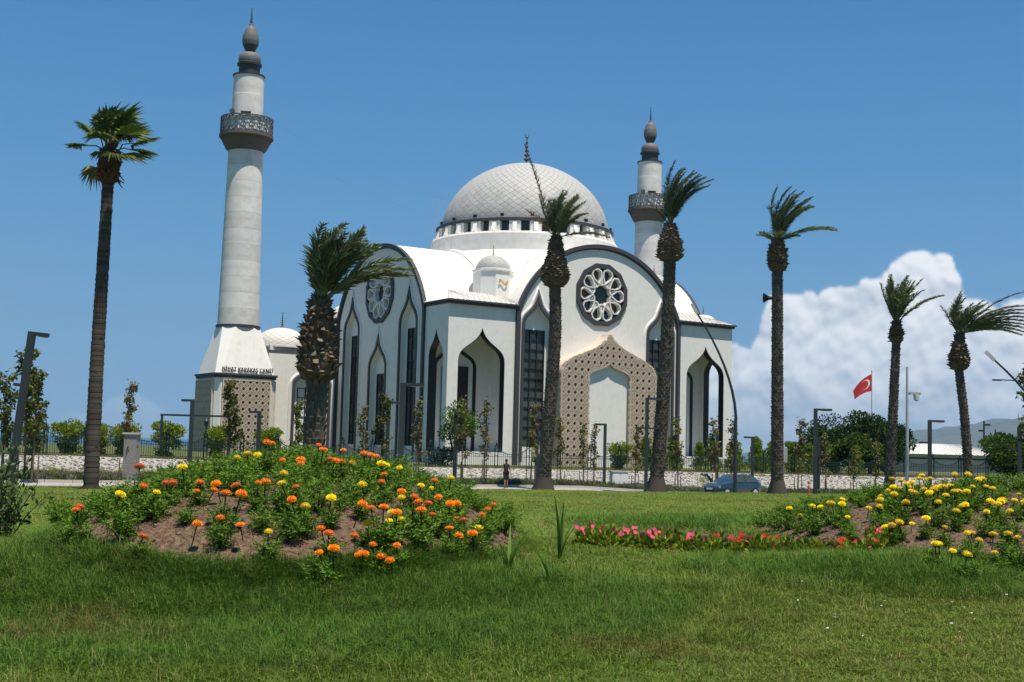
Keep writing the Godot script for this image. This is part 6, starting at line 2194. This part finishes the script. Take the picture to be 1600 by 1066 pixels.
func surface_net(b: MB, caps: Array, cell: float, k: float) -> void:
	var lo := Vector3(1e9, 1e9, 1e9)
	var hi := -lo
	for c in caps:
		var r := Vector3.ONE * (maxf(c[2], c[3]) + 2.5 * cell)
		for q in [c[0], c[1]]:
			lo = lo.min(q - r)
			hi = hi.max(q + r)
	var n := Vector3i(((hi - lo) / cell).ceil()) + Vector3i.ONE
	var val := PackedFloat32Array()
	val.resize(n.x * n.y * n.z)
	val.fill(1.0)
	for c in caps:
		var r2 := Vector3.ONE * (maxf(c[2], c[3]) + 1.6 * cell)
		var l := Vector3i((((c[0] as Vector3).min(c[1]) - r2 - lo) / cell).floor()).max(Vector3i.ZERO)
		var u2 := Vector3i((((c[0] as Vector3).max(c[1]) + r2 - lo) / cell).ceil()).min(n - Vector3i.ONE)
		for z in range(l.z, u2.z + 1):
			for y in range(l.y, u2.y + 1):
				for x in range(l.x, u2.x + 1):
					var id := (z * n.y + y) * n.x + x
					if val[id] == 1.0:
						val[id] = capsule_field(caps, lo + Vector3(x, y, z) * cell, k)
	var vert := {}
	for z in n.z - 1:
		for y in n.y - 1:
			for x in n.x - 1:
				if val[(z * n.y + y) * n.x + x] == 1.0:
					continue
				var s := V0
				var cnt := 0
				for e in [[0, 0, 0, 1, 0, 0], [0, 0, 0, 0, 1, 0], [0, 0, 0, 0, 0, 1], [1, 0, 0, 1, 1, 0], [1, 0, 0, 1, 0, 1], [0, 1, 0, 1, 1, 0], [0, 1, 0, 0, 1, 1], [0, 0, 1, 1, 0, 1], [0, 0, 1, 0, 1, 1], [1, 1, 0, 1, 1, 1], [1, 0, 1, 1, 1, 1], [0, 1, 1, 1, 1, 1]]:
					var va := val[((z + e[2]) * n.y + y + e[1]) * n.x + x + e[0]]
					var vb := val[((z + e[5]) * n.y + y + e[4]) * n.x + x + e[3]]
					if (va < 0) != (vb < 0):
						var u := va / (va - vb)
						s += Vector3(x + lerpf(e[0], e[3], u), y + lerpf(e[1], e[4], u), z + lerpf(e[2], e[5], u))
						cnt += 1
				if cnt:
					vert[(z * n.y + y) * n.x + x] = lo + s / cnt * cell
	var nrm := func(p: Vector3) -> Vector3:
		var e := cell * 0.5
		return Vector3(capsule_field(caps, p + Vector3(e, 0, 0), k) - capsule_field(caps, p - Vector3(e, 0, 0), k), capsule_field(caps, p + Vector3(0, e, 0), k) - capsule_field(caps, p - Vector3(0, e, 0), k), capsule_field(caps, p + Vector3(0, 0, e), k) - capsule_field(caps, p - Vector3(0, 0, e), k)).normalized()
	var st := [1, n.x, n.x * n.y]
	for id in vert:
		var x: int = id % n.x
		var y: int = (id / n.x) % n.y
		var z: int = id / (n.x * n.y)
		if x == 0 or y == 0 or z == 0: continue
		for ax in 3:
			var i2: int = id + st[ax]
			if (val[id] < 0) == (val[i2] < 0): continue
			var u: int = st[(ax + 1) % 3]
			var v: int = st[(ax + 2) % 3]
			var q := [id, id - u, id - u - v, id - v]
			if not (vert.has(q[1]) and vert.has(q[2]) and vert.has(q[3])): continue
			if val[id] < 0: q.reverse()
			var p := q.map(func(w): return vert[w])
			b.quadn(p[0], p[1], p[2], p[3], nrm.call(p[0]), nrm.call(p[1]), nrm.call(p[2]), nrm.call(p[3]))

func build_person() -> void:
	var t := thing("person", "person in a black sleeveless top, black shorts and dark cap walking on the road", "person", Vector3(-0.15, 0.03, -78.0), 0.25)
	var V := func(x, y, z): return Vector3(x, y, z)
	# faces +z (towards the lawn); left arm bent forward holding nothing, right arm hanging
	var body := [
		[Vector3(0, 1.42, 0), Vector3(0, 1.50, 0.01), 0.055, 0.052],
		[Vector3(0, 1.58, 0.02), Vector3(0, 1.63, 0.015), 0.082, 0.088],
		[Vector3(0, 1.53, 0.05), Vector3(0, 1.56, 0.05), 0.045, 0.055],
		[Vector3(0, 1.578, 0.098), Vector3(0, 1.555, 0.118), 0.012, 0.016],
		[Vector3(0.082, 1.575, 0.01), Vector3(0.084, 1.60, 0.01), 0.015, 0.018],
		[Vector3(-0.082, 1.575, 0.01), Vector3(-0.084, 1.60, 0.01), 0.015, 0.018],
		[Vector3(-0.1, 1.36, 0), Vector3(0.1, 1.36, 0), 0.085, 0.085],
		[Vector3(0, 1.32, 0), Vector3(0, 1.05, 0.01), 0.13, 0.11],
		[Vector3(-0.07, 0.93, 0), Vector3(0.07, 0.93, 0), 0.11, 0.11],
		[Vector3(0.19, 1.37, 0), Vector3(0.245, 1.10, -0.02), 0.055, 0.042],
		[Vector3(0.245, 1.10, -0.02), Vector3(0.285, 0.86, 0.05), 0.041, 0.029],
		[Vector3(-0.19, 1.37, 0), Vector3(-0.235, 1.11, -0.03), 0.055, 0.042],
		[Vector3(-0.235, 1.11, -0.03), Vector3(-0.27, 1.04, 0.2), 0.041, 0.029],
		[Vector3(0.09, 0.9, 0), Vector3(0.085, 0.48, 0.04), 0.09, 0.056],
		[Vector3(0.085, 0.48, 0.04), Vector3(0.08, 0.09, -0.03), 0.055, 0.036],
		[Vector3(-0.09, 0.9, 0), Vector3(-0.09, 0.48, 0.08), 0.09, 0.056],
		[Vector3(-0.09, 0.48, 0.08), Vector3(-0.09, 0.09, 0.1), 0.055, 0.036]]
	for s in [[Vector3(0.288, 0.84, 0.055), Vector3(0.01, -1, 0.15)], [Vector3(-0.272, 1.04, 0.215), Vector3(0, 0.05, 1)]]:
		var w: Vector3 = s[0]
		var d: Vector3 = (s[1] as Vector3).normalized()
		var side := d.cross(Vector3(0.2, 0.1, 1) if absf(d.z) < 0.5 else UP).normalized()
		body.append([w, w + d * 0.075, 0.026, 0.03])
		for f in 4:
			var o: Vector3 = side * (f - 1.5) * 0.019
			var l: float = [0.062, 0.075, 0.07, 0.055][f]
			body.append([w + d * 0.075 + o, w + d * (0.075 + l) + o + d.cross(side) * 0.02, 0.0095, 0.008])
		body.append([w + d * 0.025 + side * -0.03, w + d * 0.07 + side * -0.058, 0.012, 0.009])
	var b := MB.new()
	surface_net(b, body, 0.02, 0.018)
	part(t, "body", b, M.skin)
	b = MB.new()
	surface_net(b, [[Vector3(-0.12, 1.365, 0), Vector3(0.12, 1.365, 0), 0.094, 0.094], [Vector3(0, 1.33, 0), Vector3(0, 1.0, 0.01), 0.148, 0.135], [Vector3(-0.06, 0.96, 0), Vector3(0.06, 0.96, 0), 0.12, 0.12]], 0.022, 0.03)
	part(t, "sleeveless_top", b, M.cloth_grey)
	b = MB.new()
	surface_net(b, [[Vector3(-0.07, 0.92, 0), Vector3(0.07, 0.92, 0), 0.125, 0.125], [Vector3(0.09, 0.88, 0), Vector3(0.088, 0.56, 0.035), 0.105, 0.092], [Vector3(-0.09, 0.88, 0), Vector3(-0.09, 0.56, 0.07), 0.105, 0.092]], 0.022, 0.02)
	part(t, "shorts", b, M.cloth_black)
	b = MB.new()
	surface_net(b, [[Vector3(0, 1.645, 0.01), Vector3(0, 1.66, 0.01), 0.098, 0.085], [Vector3(-0.03, 1.635, 0.1), Vector3(0.03, 1.635, 0.1), 0.02, 0.02], [Vector3(-0.03, 1.628, 0.15), Vector3(0.03, 1.628, 0.15), 0.014, 0.014]], 0.014, 0.03)
	part(t, "cap", b, M.cloth_black)
	for s in [[0.08, -0.03], [-0.09, 0.1]]:
		b = MB.new()
		surface_net(b, [[Vector3(s[0], 0.045, s[1] - 0.05), Vector3(s[0], 0.04, s[1] + 0.14), 0.045, 0.036], [Vector3(s[0], 0.06, s[1]), Vector3(s[0], 0.1, s[1]), 0.045, 0.042]], 0.014, 0.02)
		part(t, "shoe", b, M.cloth_grey)

# ---------------------------------------------------------------- sky
func puff(n1: FastNoiseLite, n2: FastNoiseLite, az: float, el: float) -> float:
	var w := n1.get_noise_2d(az * 3.0, el * 3.0)
	return 0.75 * w - 0.75 * n2.get_noise_2d(az * 1.5 + w * 0.5, el * 1.5 + w * 0.3) - 0.15 * n2.get_noise_2d(az * 4.0 + 70.0, el * 4.0)

func sky_image() -> Image:
	var w := 4096
	var h := 2048
	var im := Image.create(w, h, false, Image.FORMAT_RGB8)
	var stops := [[-90.0, Color(0.16, 0.17, 0.17)], [-3.0, Color(0.20, 0.24, 0.27)], [0.0, Color(0.180, 0.285, 0.405)], [3.0, Color(0.145, 0.272, 0.415)], [8.0, Color(0.094, 0.237, 0.413)], [13.0, Color(0.064, 0.196, 0.386)], [20.0, Color(0.043, 0.155, 0.338)], [40.0, Color(0.026, 0.122, 0.272)], [90.0, Color(0.022, 0.092, 0.225)]]
	var at := func(el: float) -> Color:
		for i in stops.size() - 1:
			if el <= stops[i + 1][0]:
				return stops[i][1].lerp(stops[i + 1][1], (el - stops[i][0]) / (stops[i + 1][0] - stops[i][0]))
		return stops[stops.size() - 1][1]
	for y in h:
		im.fill_rect(Rect2i(0, y, w, 1), at.call(90.0 - (y + 0.5) * 180.0 / h).linear_to_srgb())
	# cumulus along the horizon: top of the bank by azimuth, shaped by billowing noise
	var n1 := FastNoiseLite.new()
	n1.seed = 8
	n1.frequency = 0.16
	n1.fractal_octaves = 5
	n1.fractal_gain = 0.5
	var n2 := FastNoiseLite.new()
	n2.seed = 21
	n2.noise_type = FastNoiseLite.TYPE_CELLULAR
	n2.cellular_return_type = FastNoiseLite.RETURN_DISTANCE
	n2.frequency = 0.55
	n2.fractal_octaves = 3
	var n3 := FastNoiseLite.new()
	n3.seed = 33
	n3.frequency = 0.02
	var bank := [[-31, 2.6], [-26, 1.0], [-21, 0.0], [-18, 1.2], [-16.6, 2.1], [-15.2, 1.5], [-13.5, 0.2], [-5, 0.0], [5, 0.2], [8.2, 3.0], [9.6, 5.0], [10.6, 4.8], [11.4, 6.9], [12.6, 7.3], [13.4, 7.2], [14.4, 7.3], [15.3, 7.4], [16.2, 7.9], [16.8, 8.7], [17.8, 8.9], [19.0, 8.7], [19.6, 6.9], [20.0, 6.9], [21.0, 6.6], [22.0, 7.0], [24, 5.5], [27, 7.2], [31, 4.0], [36, 2.0]]
	for y in range(h / 2 - 170, h / 2 + 12):
		var el := 90.0 - (y + 0.5) * 180.0 / h
		for x in w:
			var az := wrapf((x + 0.5) * 360.0 / w, -180.0, 180.0)
			var top: float
			if az > -31 and az < 36:
				top = lerp_list(bank, az)
			else:
				top = maxf(0.0, n3.get_noise_1d(az * 3.0) * 11.0 - 0.4)
				if az > 36: top = lerpf(2.0, top, clampf((az - 36) / 8.0, 0, 1))
				else: top = lerpf(2.6, top, clampf((-31 - az) / 8.0, 0, 1))
			if top < 0.05 or el > top + 1.2:
				continue
			var a := puff(n1, n2, az, el)
			var edge := top + a * 0.62 - 0.4 - el
			var dens := smoothstep(0.0, 0.2, edge)
			if dens <= 0.0:
				continue
			dens *= clampf((top - 0.2) * 1.2, 0.0, 1.0)
			if top < 2.4: dens *= 0.35
			# the bank dissolves into haze towards its foot
			var body := clampf((el - 0.3) / 3.0, 0, 1)
			var lit := clampf(0.62 + 0.9 * (a - puff(n1, n2, az + 0.1, el + 0.3)) + 0.5 * n1.get_noise_2d(az * 1.1 + 40.0, el * 1.3) + 0.3 * a - clampf(edge / 6.0, 0, 1) * 0.4, 0, 1)
			var c := Color(0.36, 0.405, 0.475).lerp(Color(0.72, 0.722, 0.728), lit)
			var sky: Color = at.call(el)
			c = Color(0.25, 0.31, 0.39).lerp(c, 0.2 + 0.8 * body)
			im.set_pixel(x, y, sky.lerp(c, dens * (0.6 + 0.4 * body)).linear_to_srgb())
	return im

func _ready() -> void:
	# camera
	var cam := Camera3D.new()
	cam.name = "camera"
	cam.fov = rad_to_deg(2.0 * atan(533.0 / 2000.0))
	cam.near = 0.1
	cam.far = 40000.0
	var pitch := 0.0826
	var roll := 0.0261
	var right := Vector3.RIGHT
	var up := Vector3(0, cos(pitch), sin(pitch))
	cam.transform = Transform3D(Basis(right * cos(roll) + up * sin(roll), up * cos(roll) - right * sin(roll), Vector3(0, -sin(pitch), cos(pitch))), Vector3(0, 2.5, 0))
	add_child(cam)
	cam.current = true
	gn.seed = 3
	gn.frequency = 0.01
	gn.fractal_octaves = 3
	# sky, haze, exposure
	var env := Environment.new()
	env.background_mode = Environment.BG_SKY
	var sky := Sky.new()
	var sm := PanoramaSkyMaterial.new()
	sm.panorama = ImageTexture.create_from_image(sky_image())
	sm.energy_multiplier = 1.0
	sky.sky_material = sm
	env.sky = sky
	env.tonemap_mode = Environment.TONE_MAPPER_LINEAR
	env.tonemap_exposure = 1.45
	env.sdfgi_enabled = true
	env.ssao_enabled = true
	env.ssil_enabled = true
	env.fog_enabled = true
	env.fog_density = 0.000055
	env.fog_light_color = Color(0.60, 0.77, 0.92)
	var we := WorldEnvironment.new()
	we.name = "environment"
	we.environment = env
	add_child(we)
	# sun, high behind the camera's right shoulder
	var sun := DirectionalLight3D.new()
	sun.name = "sun"
	var el := deg_to_rad(73.0)
	var az := deg_to_rad(35.5)
	var s := Vector3(sin(az) * cos(el), sin(el), cos(az) * cos(el))
	sun.transform = Transform3D(Basis.looking_at(-s, Vector3.FORWARD), Vector3(0, 60, 0))
	sun.light_energy = 1.45
	sun.light_color = Color(1.0, 0.96, 0.895)
	sun.light_angular_distance = 0.53
	sun.shadow_enabled = true
	add_child(sun)
	make_materials()
	rng.seed = 1
	build_ground()
	build_mosque()
	minaret(Vector3(-26.35, 0.9, -122.5), "tall pale stone minaret with dark lettering above its pierced tan base", true)
	minaret(Vector3(16.42, 0.9, -155.4), "pale stone minaret rising behind the arched roof of the mosque", false)
	build_fence()
	build_shrubs()
	build_saplings()
	build_palms()
	build_lamps()
	build_street_things()
	build_car()
	build_person()
	build_flowers()
	build_lawn()
